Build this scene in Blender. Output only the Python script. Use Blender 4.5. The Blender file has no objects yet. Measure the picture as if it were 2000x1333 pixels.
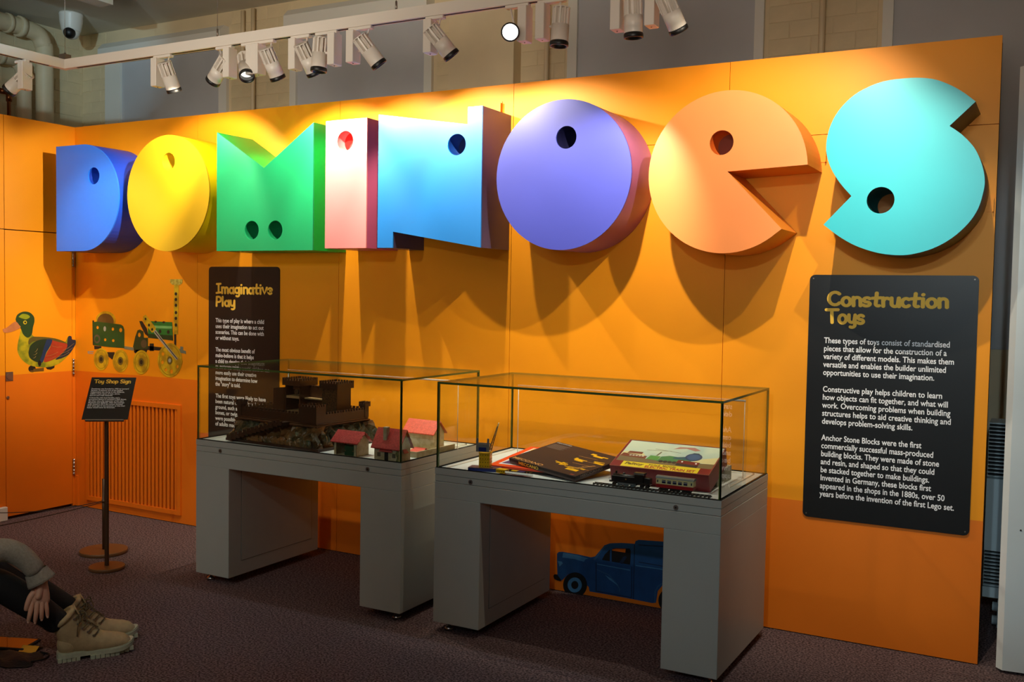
import bpy, math, random
from mathutils import Vector, Matrix
from mathutils.geometry import tessellate_polygon
random.seed(7)
SC = bpy.context.scene
COL = SC.collection
PI = math.pi
# ------------------------------------------------------------------ camera
CX, CY, CZ = 1.5034, -4.2293, 1.4212
YAW, PITCH, ROLL, FPX = 0.5019, -0.0471, 0.0173, 1930.15
_fw = Vector((-math.sin(YAW)*math.cos(PITCH), math.cos(YAW)*math.cos(PITCH), math.sin(PITCH)))
_r0 = Vector((math.cos(YAW), math.sin(YAW), 0))
_u0 = _r0.cross(_fw)
_rt = _r0*math.cos(ROLL)+_u0*math.sin(ROLL)
_up = -_r0*math.sin(ROLL)+_u0*math.cos(ROLL)
camd = bpy.data.cameras.new('camera')
cam = bpy.data.objects.new('camera', camd)
COL.objects.link(cam)
cam.matrix_world = Matrix(((_rt.x, _up.x, -_fw.x, CX), (_rt.y, _up.y, -_fw.y, CY), (_rt.z, _up.z, -_fw.z, CZ), (0, 0, 0, 1)))
camd.sensor_width = 36
camd.lens = FPX/2000*36
camd.clip_start = 0.05
SC.camera = cam
# ------------------------------------------------------------------ world, exposure, lights
w = bpy.data.worlds.new('world')
SC.world = w
w.use_nodes = True
w.node_tree.nodes['Background'].inputs[0].default_value = (0.75, 0.85, 1, 1)
w.node_tree.nodes['Background'].inputs[1].default_value = 0.02
SC.view_settings.view_transform = 'Standard'
SC.view_settings.look = 'None'
SC.view_settings.gamma = 1
SC.view_settings.use_curve_mapping = False
SC.view_settings.exposure = 0.0
SC.cycles.max_bounces = 8
SC.cycles.transparent_max_bounces = 24
SC.cycles.caustics_reflective = False
SC.cycles.caustics_refractive = False
SC.cycles.sample_clamp_indirect = 4
try:
    SC.cycles.use_denoising = True
except Exception:
    pass

def spot(name, loc, target, power, angle, blend, color, radius=0.02):
    d = bpy.data.lights.new(name, 'SPOT')
    d.energy = power; d.spot_size = math.radians(angle); d.spot_blend = blend
    d.color = color; d.shadow_soft_size = radius
    o = bpy.data.objects.new(name, d); COL.objects.link(o)
    o.location = loc
    o.rotation_euler = (Vector(target)-Vector(loc)).to_track_quat('-Z', 'Y').to_euler()
    return o
def area(name, loc, target, power, sx, sy, color):
    d = bpy.data.lights.new(name, 'AREA'); d.shape = 'RECTANGLE'; d.size = sx; d.size_y = sy
    d.energy = power; d.color = color
    o = bpy.data.objects.new(name, d); COL.objects.link(o)
    o.location = loc
    o.rotation_euler = (Vector(target)-Vector(loc)).to_track_quat('-Z', 'Y').to_euler()
    return o
WARM = (1.0, 0.86, 0.66)
COOL = (0.78, 0.93, 1.0)
# wall washing lights, mostly track heads: (head x, y, z, aim x, aim z, power)
TY, TZ = -0.63, 2.49
TYZ = (TY, TZ)
WASH = [(-2.485, TY, TZ, -2.75, 1.78, 34, 104), (-1.80, TY, TZ, -1.85, 1.75, 48, 104), (-1.581, TY, TZ, -1.40, 1.75, 34, 104), (-1.228, TY, TZ, -0.95, 1.75, 42, 104),
        (-0.848, TY, TZ, -0.60, 1.75, 36, 104), (0.0, -0.80, 2.37, -0.34, 1.50, 52, 82), (0.81, -1.07, 2.72, 0.36, 1.58, 78, 88), (1.17, -1.07, 2.72, 0.90, 1.15, 40, 56)]  # light off the rails is added, without fixture, for the purple disc's shadow
for i, (x, ly, lz, ax, az, pw, an) in enumerate(WASH):
    dv = (Vector((ax, 0, az))-Vector((x, ly, lz))).normalized()
    spot('wall_wash_light', Vector((x, ly, lz))+dv*0.10, (ax, 0, az), pw, an, 0.35 if x < -0.5 else 0.7, WARM, 0.010)
spot('wall_wash_light', (-2.20, -0.66, 2.42), (-3.85, -0.25, 1.70), 120, 56, 0.7, WARM, 0.012)
spot('corner_light', (-3.36, -0.95, 2.42), (-4.03, -0.55, 0.8), 8, 62, 0.9, WARM)
spot('corner_light', (-3.30, -1.00, 2.40), (-3.45, 0, 1.12), 34, 76, 0.7, WARM, 0.012)
spot('down_light', (-1.506, -0.64, 2.40), (-1.5, -0.66, 0.7), 20, 50, 0.8, COOL)
spot('down_light', (-0.276, -0.64, 2.40), (-0.20, -0.66, 0.7), 24, 50, 0.8, COOL)
# cooler spots on a second track across the room
spot('far_track_light', (1.15, -6.2, 2.9), (0.45, -0.4, 1.05), 150, 32, 0.9, (.66, .88, 1), 0.05)
spot('far_track_light', (1.5, -6.0, 2.9), (1.0, -.27, 1.98), 60, 13, 0.8, (.86, 1, .98), 0.05)
spot('far_track_light', (-1.1, -6.2, 2.9), (-2.4, -.2, 1.25), 95, 38, 0.8, (.95, 1, .92), 0.05)
spot('far_track_light', (-1.6, -6.0, 2.9), (-3.62, -.27, 1.95), 230, 8, 0.8, (.95, 1, .97), 0.05)
spot('far_track_light', (-4.2, -5.2, 2.9), (-3.6, 0, 0.9), 60, 50, 0.8, (1, .9, .75), 0.05)
spot('far_track_light', (1.75, -6.0, 2.5), (1.35, 0, 1.1), 150, 21, 0.6, (.72, .92, 1), 0.05)  # added to brighten the white door and heater, no track lamp
# added spots without fixtures, lifting the old wall and ceiling
spot('high_wall_fill', (-1.2, -3.6, 2.6), (-5.0, 0.9, 3.2), 330, 15, 0.8, (0.5, .82, 1))
spot('high_wall_fill', (-0.6, -4.4, 1.95), (-2.9, 1, 3.35), 400, 46, 0.9, (1, .90, .76), 0.6)
spot('high_wall_fill', (1.2, -4.4, 1.95), (0.1, 1, 3.35), 200, 46, 0.9, (1, .84, .68), 0.6)
area('room_fill', (0.5, -4.5, 3.30), (0.5, -3.0, 0), 24, 4, 4, (1, .92, .82))  # added broad ambient fill under the ceiling, not a fitting
spot('floor_fill', (-0.5, -4.6, 3.1), (-2.1, -1.9, 0), 60, 44, 0.9, (1, .94, .86), 0.05)  # added fill for the dark carpet around the visitor
def fill_point(loc, power, color):  # added ambient point fill, no lamp hangs there
    d = bpy.data.lights.new('room_fill_point', 'POINT'); d.energy = power; d.color = color; d.shadow_soft_size = 0.25
    o = bpy.data.objects.new('room_fill_point', d); COL.objects.link(o); o.location = loc
fill_point((-1.5, -2.6, 3.0), 9, (1, .86, .66))
fill_point((-3.6, -2.2, 3.0), 5, (1, .86, .66))

# ------------------------------------------------------------------ helpers
def lin(c):
    c = c/255.0
    return c/12.92 if c <= 0.04045 else ((c+0.055)/1.055)**2.4
def rgb(r, g, b):
    return (lin(r), lin(g), lin(b), 1)
MATS = {}
def mat(name, col, rough=0.5, metal=0.0, noise=0.0, nscale=40, bump=0.0, bscale=200, spec=0.5, col2=None, detail=3, emit=0, coat=0, rp=(0.3, 0.7)):
    if name in MATS: return MATS[name]
    m = bpy.data.materials.new(name); m.use_nodes = True
    nt = m.node_tree; b = nt.nodes['Principled BSDF']
    c = rgb(*col)
    b.inputs['Base Color'].default_value = c
    b.inputs['Roughness'].default_value = rough
    b.inputs['Metallic'].default_value = metal
    b.inputs['Specular IOR Level'].default_value = spec
    if coat: b.inputs['Coat Weight'].default_value = coat
    if emit:
        b.inputs['Emission Color'].default_value = c; b.inputs['Emission Strength'].default_value = emit
    tc = nt.nodes.new('ShaderNodeTexCoord')
    if noise or col2:
        n = nt.nodes.new('ShaderNodeTexNoise'); n.inputs['Scale'].default_value = nscale; n.inputs['Detail'].default_value = detail
        nt.links.new(tc.outputs['Object'], n.inputs['Vector'])
        r = nt.nodes.new('ShaderNodeValToRGB')
        if col2:
            d = rgb(*col2); r.color_ramp.elements[0].position = 0.4; r.color_ramp.elements[1].position = 0.6
            r.color_ramp.elements[0].color = c; r.color_ramp.elements[1].color = d
        else:
            r.color_ramp.elements[0].color = (c[0]*(1-noise), c[1]*(1-noise), c[2]*(1-noise), 1)
            r.color_ramp.elements[1].color = (min(1, c[0]*(1+noise)), min(1, c[1]*(1+noise)), min(1, c[2]*(1+noise)), 1)
            r.color_ramp.elements[0].position = rp[0]; r.color_ramp.elements[1].position = rp[1]
        nt.links.new(n.outputs['Fac'], r.inputs['Fac']); nt.links.new(r.outputs['Color'], b.inputs['Base Color'])
    if bump:
        n2 = nt.nodes.new('ShaderNodeTexNoise'); n2.inputs['Scale'].default_value = bscale; n2.inputs['Detail'].default_value = 2
        nt.links.new(tc.outputs['Object'], n2.inputs['Vector'])
        bp = nt.nodes.new('ShaderNodeBump'); bp.inputs['Strength'].default_value = bump; bp.inputs['Distance'].default_value = 0.01
        nt.links.new(n2.outputs['Fac'], bp.inputs['Height']); nt.links.new(bp.outputs['Normal'], b.inputs['Normal'])
    MATS[name] = m
    return m
def glass_mat(name, tint, refl=1.0, rough=0.0):
    m = bpy.data.materials.new(name); m.use_nodes = True; nt = m.node_tree
    nt.nodes.clear()
    o = nt.nodes.new('ShaderNodeOutputMaterial'); mx = nt.nodes.new('ShaderNodeMixShader')
    t = nt.nodes.new('ShaderNodeBsdfTransparent'); t.inputs['Color'].default_value = (*tint, 1)
    g = nt.nodes.new('ShaderNodeBsdfGlossy'); g.inputs['Roughness'].default_value = rough
    ge = nt.nodes.new('ShaderNodeNewGeometry'); dt = nt.nodes.new('ShaderNodeVectorMath'); dt.operation = 'DOT_PRODUCT'
    nt.links.new(ge.outputs['Normal'], dt.inputs[0]); nt.links.new(ge.outputs['Incoming'], dt.inputs[1])
    def mth(op, a, b_=None):
        n = nt.nodes.new('ShaderNodeMath'); n.operation = op
        for i_, x_ in enumerate((a, b_)):
            if x_ is None: continue
            if isinstance(x_, (int, float)): n.inputs[i_].default_value = x_
            else: nt.links.new(x_, n.inputs[i_])
        return n.outputs[0]
    c_ = mth('ABSOLUTE', dt.outputs['Value']); p_ = mth('POWER', mth('SUBTRACT', 1.0, c_), 5.0)
    k_ = mth('MULTIPLY', mth('ADD', mth('MULTIPLY', p_, 0.96), 0.04), refl)
    nt.links.new(k_, mx.inputs[0])
    nt.links.new(t.outputs[0], mx.inputs[1]); nt.links.new(g.outputs[0], mx.inputs[2]); nt.links.new(mx.outputs[0], o.inputs[0])
    MATS[name] = m
    return m

class MB:
    """collects faces; build() links them as one mesh object"""
    def __init__(s): s.v = []; s.f = []; s.mi = []; s.sm = []
    def add(s, vs, fs, mi=0, smooth=False):
        n = len(s.v); s.v += [tuple(p) for p in vs]
        for f in fs: s.f.append(tuple(i+n for i in f)); s.mi.append(mi); s.sm.append(smooth)
        return s
    def box(s, x0, x1, y0, y1, z0, z1, mi=0, M=None, taper=0):
        if x0 > x1: x0, x1 = x1, x0
        if y0 > y1: y0, y1 = y1, y0
        if z0 > z1: z0, z1 = z1, z0
        t = taper
        vs = [Vector(p) for p in ((x0, y0, z0), (x1, y0, z0), (x1, y1, z0), (x0, y1, z0), (x0+t, y0+t, z1), (x1-t, y0+t, z1), (x1-t, y1-t, z1), (x0+t, y1-t, z1))]
        if M: vs = [M@p for p in vs]
        return s.add(vs, [(0, 3, 2, 1), (4, 5, 6, 7), (0, 1, 5, 4), (1, 2, 6, 5), (2, 3, 7, 6), (3, 0, 4, 7)], mi)
    def bbox(s, x0, x1, y0, y1, z0, z1, b=0.004, mi=0, M=None):
        """box with chamfered vertical and horizontal edges"""
        if x0 > x1: x0, x1 = x1, x0
        if y0 > y1: y0, y1 = y1, y0
        vs = []
        def ring(z, i):
            return [(x0+i+b, y0+i, z), (x1-i-b, y0+i, z), (x1-i, y0+i+b, z), (x1-i, y1-i-b, z), (x1-i-b, y1-i, z), (x0+i+b, y1-i, z), (x0+i, y1-i-b, z), (x0+i, y0+i+b, z)]
        for z, i in ((z0, b), (z0+b, 0), (z1-b, 0), (z1, b)): vs += ring(z, i)
        vs = [Vector(p) for p in vs]
        if M: vs = [M@p for p in vs]
        fs = [tuple(reversed(range(8))), tuple(range(24, 32))]
        for k in range(3):
            for i in range(8):
                j = (i+1) % 8
                fs.append((k*8+i, k*8+j, k*8+8+j, k*8+8+i))
        return s.add(vs, fs, mi)
    def cyl(s, p0, p1, r0, r1=None, n=16, mi=0, caps=True, smooth=True):
        if r1 is None: r1 = r0
        p0, p1 = Vector(p0), Vector(p1); a = (p1-p0).normalized()
        u = a.orthogonal().normalized(); v = a.cross(u)
        vs = []
        for p, r in ((p0, r0), (p1, r1)):
            for i in range(n):
                t = 2*PI*i/n; vs.append(p+u*(r*math.cos(t))+v*(r*math.sin(t)))
        fs = [(i, (i+1) % n, n+(i+1) % n, n+i) for i in range(n)]
        s.add(vs, fs, mi, smooth)
        if caps: s.add(vs, [tuple(reversed(range(n))), tuple(range(n, 2*n))], mi)
        return s
    def tube(s, pts, r, n=8, mi=0, closed=False):
        pts = [Vector(p) for p in pts]; rs = r if isinstance(r, (list, tuple)) else [r]*len(pts)
        vs = []; prev = None; m = len(pts)
        for i, p in enumerate(pts):
            if closed: a = pts[(i+1) % m]-pts[i-1]
            else: a = pts[min(i+1, m-1)]-pts[max(i-1, 0)]
            if a.length < 1e-9: a = Vector((0, 0, 1))
            a.normalize()
            if prev is None: u = a.orthogonal().normalized()
            else:
                u = prev-a*prev.dot(a)
                u = u.normalized() if u.length > 1e-6 else a.orthogonal().normalized()
            prev = u; v = a.cross(u)
            for k in range(n):
                t = 2*PI*k/n; vs.append(p+u*(rs[i]*math.cos(t))+v*(rs[i]*math.sin(t)))
        fs = []
        for i in range(m if closed else m-1):
            j = (i+1) % m
            for k in range(n): fs.append((i*n+k, i*n+(k+1) % n, j*n+(k+1) % n, j*n+k))
        s.add(vs, fs, mi, True)
        if not closed: s.add(vs, [tuple(reversed(range(n))), tuple(range((m-1)*n, m*n))], mi)
        return s
    def lathe(s, c, prof, n=32, mi=0, M=None, smooth=True):
        """prof: (r, z) list, around z through c"""
        vs = []
        for r, z in prof:
            for k in range(n):
                t = 2*PI*k/n; p = Vector((c[0]+r*math.cos(t), c[1]+r*math.sin(t), c[2]+z)); vs.append(M@p if M else p)
        fs = []
        for i in range(len(prof)-1):
            for k in range(n): fs.append((i*n+k, i*n+(k+1) % n, (i+1)*n+(k+1) % n, (i+1)*n+k))
        s.add(vs, fs, mi, smooth)
        return s.add(vs, [tuple(reversed(range(n))), tuple(range((len(prof)-1)*n, len(prof)*n))], mi)
    def prism(s, pts, fn, d0, d1, mi=0, holes=(), side=True, smooth=False):
        """2D polygon (with holes) pushed from depth d0 to d1; fn(x, y, d) -> 3D point"""
        loops = [list(pts)]+[list(h) for h in holes]
        flat = [p for l in loops for p in l]
        tris = tessellate_polygon([[Vector((p[0], p[1], 0)) for p in l] for l in loops])
        a = [fn(p[0], p[1], d0) for p in flat]; b = [fn(p[0], p[1], d1) for p in flat]
        s.add(a, [tuple(t) for t in tris], mi); s.add(b, [tuple(reversed(t)) for t in tris], mi)
        if side:
            k = 0
            for l in loops:
                m = len(l); vs = a[k:k+m]+b[k:k+m]
                s.add(vs, [(i, (i+1) % m, m+(i+1) % m, m+i) for i in range(m)], mi, smooth)
                k += m
        return s
    def loft(s, rings, mi=0, caps=True, smooth=True, closed=True):
        n = len(rings[0]); vs = [p for r in rings for p in r]; fs = []
        for i in range(len(rings)-1):
            for k in range(n if closed else n-1): fs.append((i*n+k, i*n+(k+1) % n, (i+1)*n+(k+1) % n, (i+1)*n+k))
        s.add(vs, fs, mi, smooth)
        if caps: s.add(vs, [tuple(reversed(range(n))), tuple(range((len(rings)-1)*n, len(rings)*n))], mi, smooth)
        return s
    def sphere(s, c, r, n=12, mi=0, sc=(1, 1, 1)):
        rings = []
        for i in range(1, n):
            t = PI*i/n
            rings.append([(c[0]+sc[0]*r*math.sin(t)*math.cos(2*PI*k/(2*n)), c[1]+sc[1]*r*math.sin(t)*math.sin(2*PI*k/(2*n)), c[2]+sc[2]*r*math.cos(t)) for k in range(2*n)])
        return s.loft(rings, mi)
    def mesh(s, name, mats):
        me = bpy.data.meshes.new(name); me.from_pydata([tuple(p) for p in s.v], [], s.f)
        if not isinstance(mats, (list, tuple)): mats = [mats]
        for m in mats: me.materials.append(m)
        me.polygons.foreach_set('material_index', s.mi); me.polygons.foreach_set('use_smooth', s.sm)
        import bmesh
        bm = bmesh.new(); bm.from_mesh(me)
        bmesh.ops.remove_doubles(bm, verts=bm.verts, dist=1e-6)
        bmesh.ops.recalc_face_normals(bm, faces=bm.faces)
        bm.to_mesh(me); bm.free()
        return me
    def build(s, name, mats, parent=None, **kw):
        return put(name, s.mesh(name, mats), parent, **kw)
def put(name, me, parent=None, label=None, cat=None, group=None, kind=None, world=False):
    o = bpy.data.objects.new(name, me); COL.objects.link(o)
    if parent is not None:
        o.parent = parent
        if not world: pass
        else: o.matrix_parent_inverse = Matrix.LocRotScale(parent.location, parent.rotation_euler, parent.scale).inverted()
    tag(o, label, cat, group, kind)
    return o
def tag(o, label=None, cat=None, group=None, kind=None):
    if label: o['label'] = label
    if cat: o['category'] = cat
    if group: o['group'] = group
    if kind: o['kind'] = kind
    return o
def thing(name, label, cat, loc=(0, 0, 0), rz=0, group=None, kind=None):
    o = bpy.data.objects.new(name, None); COL.objects.link(o)
    o.empty_display_size = 0.1
    o.location = loc; o.rotation_euler = (0, 0, rz)
    return tag(o, label, cat, group, kind)
def ray(u, v):
    return _fw+_rt*((u-1000)/FPX)-_up*((v-666.5)/FPX)
def onY(u, v, Y):
    d = ray(u, v); return Vector((CX, CY, CZ))+d*((Y-CY)/d.y)
def onX(u, v, X):
    d = ray(u, v); return Vector((CX, CY, CZ))+d*((X-CX)/d.x)
def circle(cx, cy, r, n=64, a0=0, a1=2*PI, ry=None):
    ry = ry or r
    full = abs(a1-a0-2*PI) < 1e-6
    return [(cx+r*math.cos(a0+(a1-a0)*i/(n if full else n-1)), cy+ry*math.sin(a0+(a1-a0)*i/(n if full else n-1))) for i in range(n)]
def catmull(pts, k=5):
    out = []; n = len(pts)
    for i in range(n-1):
        p0 = pts[max(i-1, 0)]; p1 = pts[i]; p2 = pts[i+1]; p3 = pts[min(i+2, n-1)]
        for j in range(k):
            t = j/k
            out.append(tuple(0.5*(2*p1[a]+(p2[a]-p0[a])*t+(2*p0[a]-5*p1[a]+4*p2[a]-p3[a])*t*t+(3*p1[a]-p0[a]-3*p2[a]+p3[a])*t**3) for a in range(len(p1))))
    out.append(tuple(pts[-1]))
    return out
def text_mesh(lines, size, m, spacing=1.0, extrude=0.0002, align='LEFT', shear=0, offset=0.0):
    cu = bpy.data.curves.new('lettering', 'FONT'); cu.body = lines; cu.size = size; cu.space_line = spacing
    cu.extrude = extrude; cu.align_x = align; cu.shear = shear; cu.offset = offset; cu.resolution_u = 3
    o = bpy.data.objects.new('lettering', cu); COL.objects.link(o)
    dg = bpy.context.evaluated_depsgraph_get(); dg.update()
    me = bpy.data.meshes.new_from_object(o.evaluated_get(dg))
    bpy.data.objects.remove(o)
    me.materials.clear(); me.materials.append(m)
    return me
def place_text(name, lines, m, M, width, height=None, parent=None, label=None, spacing=1.0, offset=0.0, shear=0, world=True):
    """fits the lettering to width x height (lower-left at origin), then M"""
    me = text_mesh(lines, 1.0, m, spacing, offset=offset, shear=shear)
    xs = [v.co.x for v in me.vertices]; ys = [v.co.y for v in me.vertices]
    x0, x1, y0, y1 = min(xs), max(xs), min(ys), max(ys)
    sx = width/(x1-x0); sy = height/(y1-y0) if height else sx
    me.transform(Matrix.Translation((-x0, -y0, 0))); me.transform(Matrix.Diagonal((sx, sy, 1, 1))); me.transform(M)
    return put(name, me, parent, label=label, world=world)
def wallM(x, y, z):
    """plane facing -Y with x to +X and y to +Z"""
    return Matrix(((1, 0, 0, x), (0, 0, -1, y), (0, 1, 0, z), (0, 0, 0, 1)))

# ------------------------------------------------------------------ materials
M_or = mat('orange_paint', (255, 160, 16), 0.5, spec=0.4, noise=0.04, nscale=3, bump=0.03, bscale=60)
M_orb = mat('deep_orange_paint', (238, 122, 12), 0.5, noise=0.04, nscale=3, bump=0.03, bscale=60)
M_edge = mat('dark_board_edge', (70, 45, 25), 0.8)
M_brick = mat('cream_painted_brick', (222, 202, 162), 0.6, noise=0.06, nscale=8, bump=0.25, bscale=50)
M_plast = mat('cream_plaster', (222, 202, 164), 0.6, noise=0.05, nscale=4, bump=0.1, bscale=30)
M_white = mat('white_satin', (225, 222, 212), 0.4)
M_blind = mat('grey_blind_fabric', (186, 186, 188), 0.8, noise=0.05, nscale=3)
M_ceil = mat('ceiling_paint', (205, 200, 185), 0.8, noise=0.04, nscale=3)
M_black = mat('black_paint', (10, 9, 9), 0.45)
M_blackm = mat('black_matt', (9, 8, 8), 0.7)
M_case = mat('pale_grey_powder_coat', (168, 172, 166), 0.42, noise=0.03, nscale=5)
M_deck = mat('pale_display_board', (205, 212, 210), 0.7)
M_chrome = mat('chrome', (190, 190, 190), 0.2, metal=1)
M_brass = mat('brass_lock', (150, 130, 90), 0.3, metal=1)
M_steel = mat('brushed_steel', (150, 140, 130), 0.4, metal=0.9)
M_glass = glass_mat('clear_glass', (0.97, 0.985, 0.97), 0.75)
M_gedge = mat('green_glass_edge', (74, 98, 50), 0.15)
M_text = mat('white_print', (250, 252, 255), 0.6)
M_gold = mat('yellow_print', (255, 204, 70), 0.6)
# ------------------------------------------------------------------ floor, building walls, ceiling
M_carpet = mat('brown_purple_carpet', (118, 100, 102), 0.95, noise=0.6, nscale=120, rp=(0.4, 0.6), bump=1.0, bscale=300, detail=5, spec=0.1)
b = MB(); b.box(-6.6, 4.6, -9, 1.3, -0.05, 0); b.build('floor', M_carpet, kind='structure')
b = MB(); b.box(-6.6, 4.6, -9, 1.3, 3.38, 3.45); b.build('ceiling', M_ceil, kind='structure')
b = MB(); b.box(4.5, 4.6, -9, 1.3, 0, 3.38); b.build('wall_right', M_plast, kind='structure')
b = MB(); b.box(-6.6, 4.5, -9.1, -9, 0, 3.38); b.build('wall_front', M_plast, kind='structure')
WY = 1.0
wb = thing('wall_back', None, None, (0, WY, 0), kind='structure')
b = MB(); b.box(-5.4, 4.5, WY-0.009, WY+0.2, 0, 3.38); b.build('masonry', M_plast, wb, world=True)
wl = thing('wall_left', None, None, (-5.24, 0, 0), kind='structure')
b = MB(); b.box(-5.4, -5.231, -9, WY+0.1, 0, 3.38); b.build('masonry', M_plast, wl, world=True)
# painted bricks, one by one, where they show above the orange partition
brick_me = {}
def brick_mesh(L, key):
    if key not in brick_me:
        q = MB(); q.bbox(-L/2, L/2, -0.012, 0.02, -0.0415, 0.0415, 0.0015); brick_me[key] = q.mesh('brick', M_brick)
    return brick_me[key]
def bricks(x0, x1, z0, z1, parent, y, left=False):
    z = z0; row = 0
    while z < z1-0.02:
        x = x0; off = 0.11 if row % 2 else 0.22
        first = True
        while x < x1-0.015:
            L = min(off if first else 0.22, x1-x); first = False
            if L > 0.03:
                key = round(L, 3)
                o = put('brick', brick_mesh(L-0.004, key), parent)
                d = random.uniform(-0.001, 0.001)
                if left:
                    P = Vector((y+0.0-d, (x+L/2), z+0.043)); o.matrix_parent_inverse = Matrix.Translation(-parent.location)
                    o.location = P; o.rotation_euler = (0, 0, PI/2)
                else:
                    o.matrix_parent_inverse = Matrix.Translation(-parent.location); o.location = (x+L/2, y+d, z+0.043)
            x += L
        z += 0.086; row += 1
bricks(-5.24, -4.96, 2.34, 3.34, wb, WY)
bricks(-3.66, -3.12, 2.34, 3.34, wb, WY)
bricks(-1.93, -1.79, 2.34, 3.2, wb, WY)
bricks(-1.33, -1.04, 2.34, 3.2, wb, WY)
bricks(0.135, 0.68, 2.34, 3.2, wb, WY)
bricks(0.30, 0.99, 2.40, 3.34, wl, -5.24, left=True)
# projecting pier between the second and third windows
b = MB(); b.box(-1.786, -1.334, WY-0.10, WY+0.05, 0, 3.38); b.build('trim_1', M_plast, kind='structure')
# windows covered with roller blinds
def window(n, x0, x1, xi0, xi1, zt, rx1=None):
    t = thing('window_%d' % n, None, None, (x0, WY, 0), kind='structure')
    b = MB()
    b.box(x0, xi0, WY-0.035, WY+0.03, 1.2, zt); b.box(xi1, x1, WY-0.035, WY+0.03, 1.2, zt)
    b.build('window_frame', M_white, t, world=True)
    b = MB(); b.box(xi0, xi1, WY-0.015, WY-0.012, 1.2, zt); b.build('roller_blind', M_blind, t, world=True)
    b = MB()
    prof = [(WY+0.0, zt-0.005), (WY-0.10, zt-0.005), (WY-0.10, zt+0.10), (WY-0.06, zt+0.145), (WY+0.0, zt+0.145)]
    b.prism(prof, lambda p, z, d: (d, p, z), x0, x1)
    b.build('blind_box', M_white, t, world=True)
    return t
window(1, -4.945, -3.681, -4.778, -3.757, 3.13)
window(2, -3.101, -1.952, -3.047, -2.009, 3.16)
window(3, -1.017, 0.116, -0.958, 0.067, 3.16)
window(4, 0.703, 1.95, 0.753, 1.9, 3.16)
# conduits and pipes
def pipe(name, pts, r, m, label, cat='pipe', group=None, n=12):
    t = thing(name, label, cat, pts[0], group=group)
    b = MB(); b.tube(pts, r, n); b.build('pipe_run', m, t, world=True)
    return t
M_pipe = mat('cream_painted_pipe', (222, 200, 162), 0.5, noise=0.04, nscale=10)
M_copper = mat('copper', (150, 85, 45), 0.35, metal=0.9)
pipe('conduit_pipe', [(-3.418, WY-0.05, 2.3), (-3.418, WY-0.05, 3.36)], 0.014, M_pipe, 'long thin cream conduit running down the pier right of the first window')
t = pipe('conduit_pipe', [(-3.523, WY-0.04, 2.93), (-3.523, WY-0.04, 3.36)], 0.014, M_pipe, 'short cream conduit stub ending in a small box near the first window')
b = MB(); b.box(-3.54, -3.50, WY-0.05, WY-0.013, 2.90, 2.94); b.build('conduit_box', M_pipe, t, world=True)
pipe('conduit_pipe', [(-1.143, WY-0.05, 2.3), (-1.143, WY-0.05, 3.36)], 0.014, M_pipe, 'cream conduit just left of the third window blind')
pipe('conduit_pipe', [(0.416, WY-0.05, 2.3), (0.416, WY-0.05, 3.36)], 0.016, M_pipe, 'rightmost cream conduit above the peach letter')
PX = -5.12
t = thing('heating_pipe', 'thick cream pipe with collar, running under the ceiling then elbowing down', 'pipe', (PX, 0, 3.2))
b = MB(); b.tube(catmull([(PX, -1.2, 3.30), (PX, 0.2, 3.295), (PX, 0.42, 3.29), (PX, 0.52, 3.27), (PX, 0.565, 3.2), (PX, 0.575, 3.1), (PX, 0.575, 2.2)], 4), 0.062, 16); b.build('pipe_run', M_pipe, t, world=True)
b = MB(); b.cyl((PX, 0.40, 3.29), (PX, 0.36, 3.292), 0.075); b.cyl((PX, 0.30, 3.294), (PX, 0.27, 3.294), 0.07); b.build('collar', M_pipe, t, world=True)
t = thing('heating_pipe', 'second cream pipe, coming in lower and dropping beside the thick pipe', 'pipe', (PX, 0, 3.2))
b = MB(); b.tube(catmull([(PX, -1.2, 3.06), (PX, 0.25, 3.05), (PX, 0.36, 3.03), (PX, 0.40, 2.96), (PX, 0.41, 2.85), (PX, 0.41, 2.2)], 4), 0.05, 16); b.build('pipe_run', M_pipe, t, world=True)
b = MB(); b.cyl((PX, 0.24, 3.05), (PX, 0.21, 3.05), 0.06); b.build('collar', M_pipe, t, world=True)
t = thing('copper_pipe', 'bare copper pipe with elbow joint at the far left above the partition', 'pipe', (PX, 0.29, 2.7))
b = MB(); b.tube([(PX, -0.8, 2.81), (PX, 0.27, 2.805), (PX, 0.29, 2.79), (PX, 0.29, 2.2)], 0.014, 10); b.build('pipe_run', M_copper, t, world=True)
b = MB(); b.cyl((PX, 0.22, 2.805), (PX, 0.28, 2.805), 0.02); b.cyl((PX, 0.29, 2.80), (PX, 0.29, 2.74), 0.02); b.build('elbow_joint', M_copper, t, world=True)
b = MB(); b.box(-3.888, -3.768, -6, 0.08, 3.2, 3.38); b.build('trim_2', M_ceil, kind='structure')
# ceiling camera
t = thing('dome_camera', 'white dome security camera with black eye on the ceiling', 'camera', (-4.76, 0.53, 3.38))
b = MB(); b.lathe((0, 0, 0), [(0.08, 0), (0.083, -0.012), (0.08, -0.02), (0.078, -0.06), (0.066, -0.12), (0.06, -0.13)], 32); b.build('housing', M_white, t)
b = MB(); b.sphere((0, 0, -0.125), 0.06, 14); b.build('dome', M_white, t)
b = MB(); b.sphere((0.022, -0.03, -0.145), 0.042, 12); b.build('lens', M_black, t)

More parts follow.
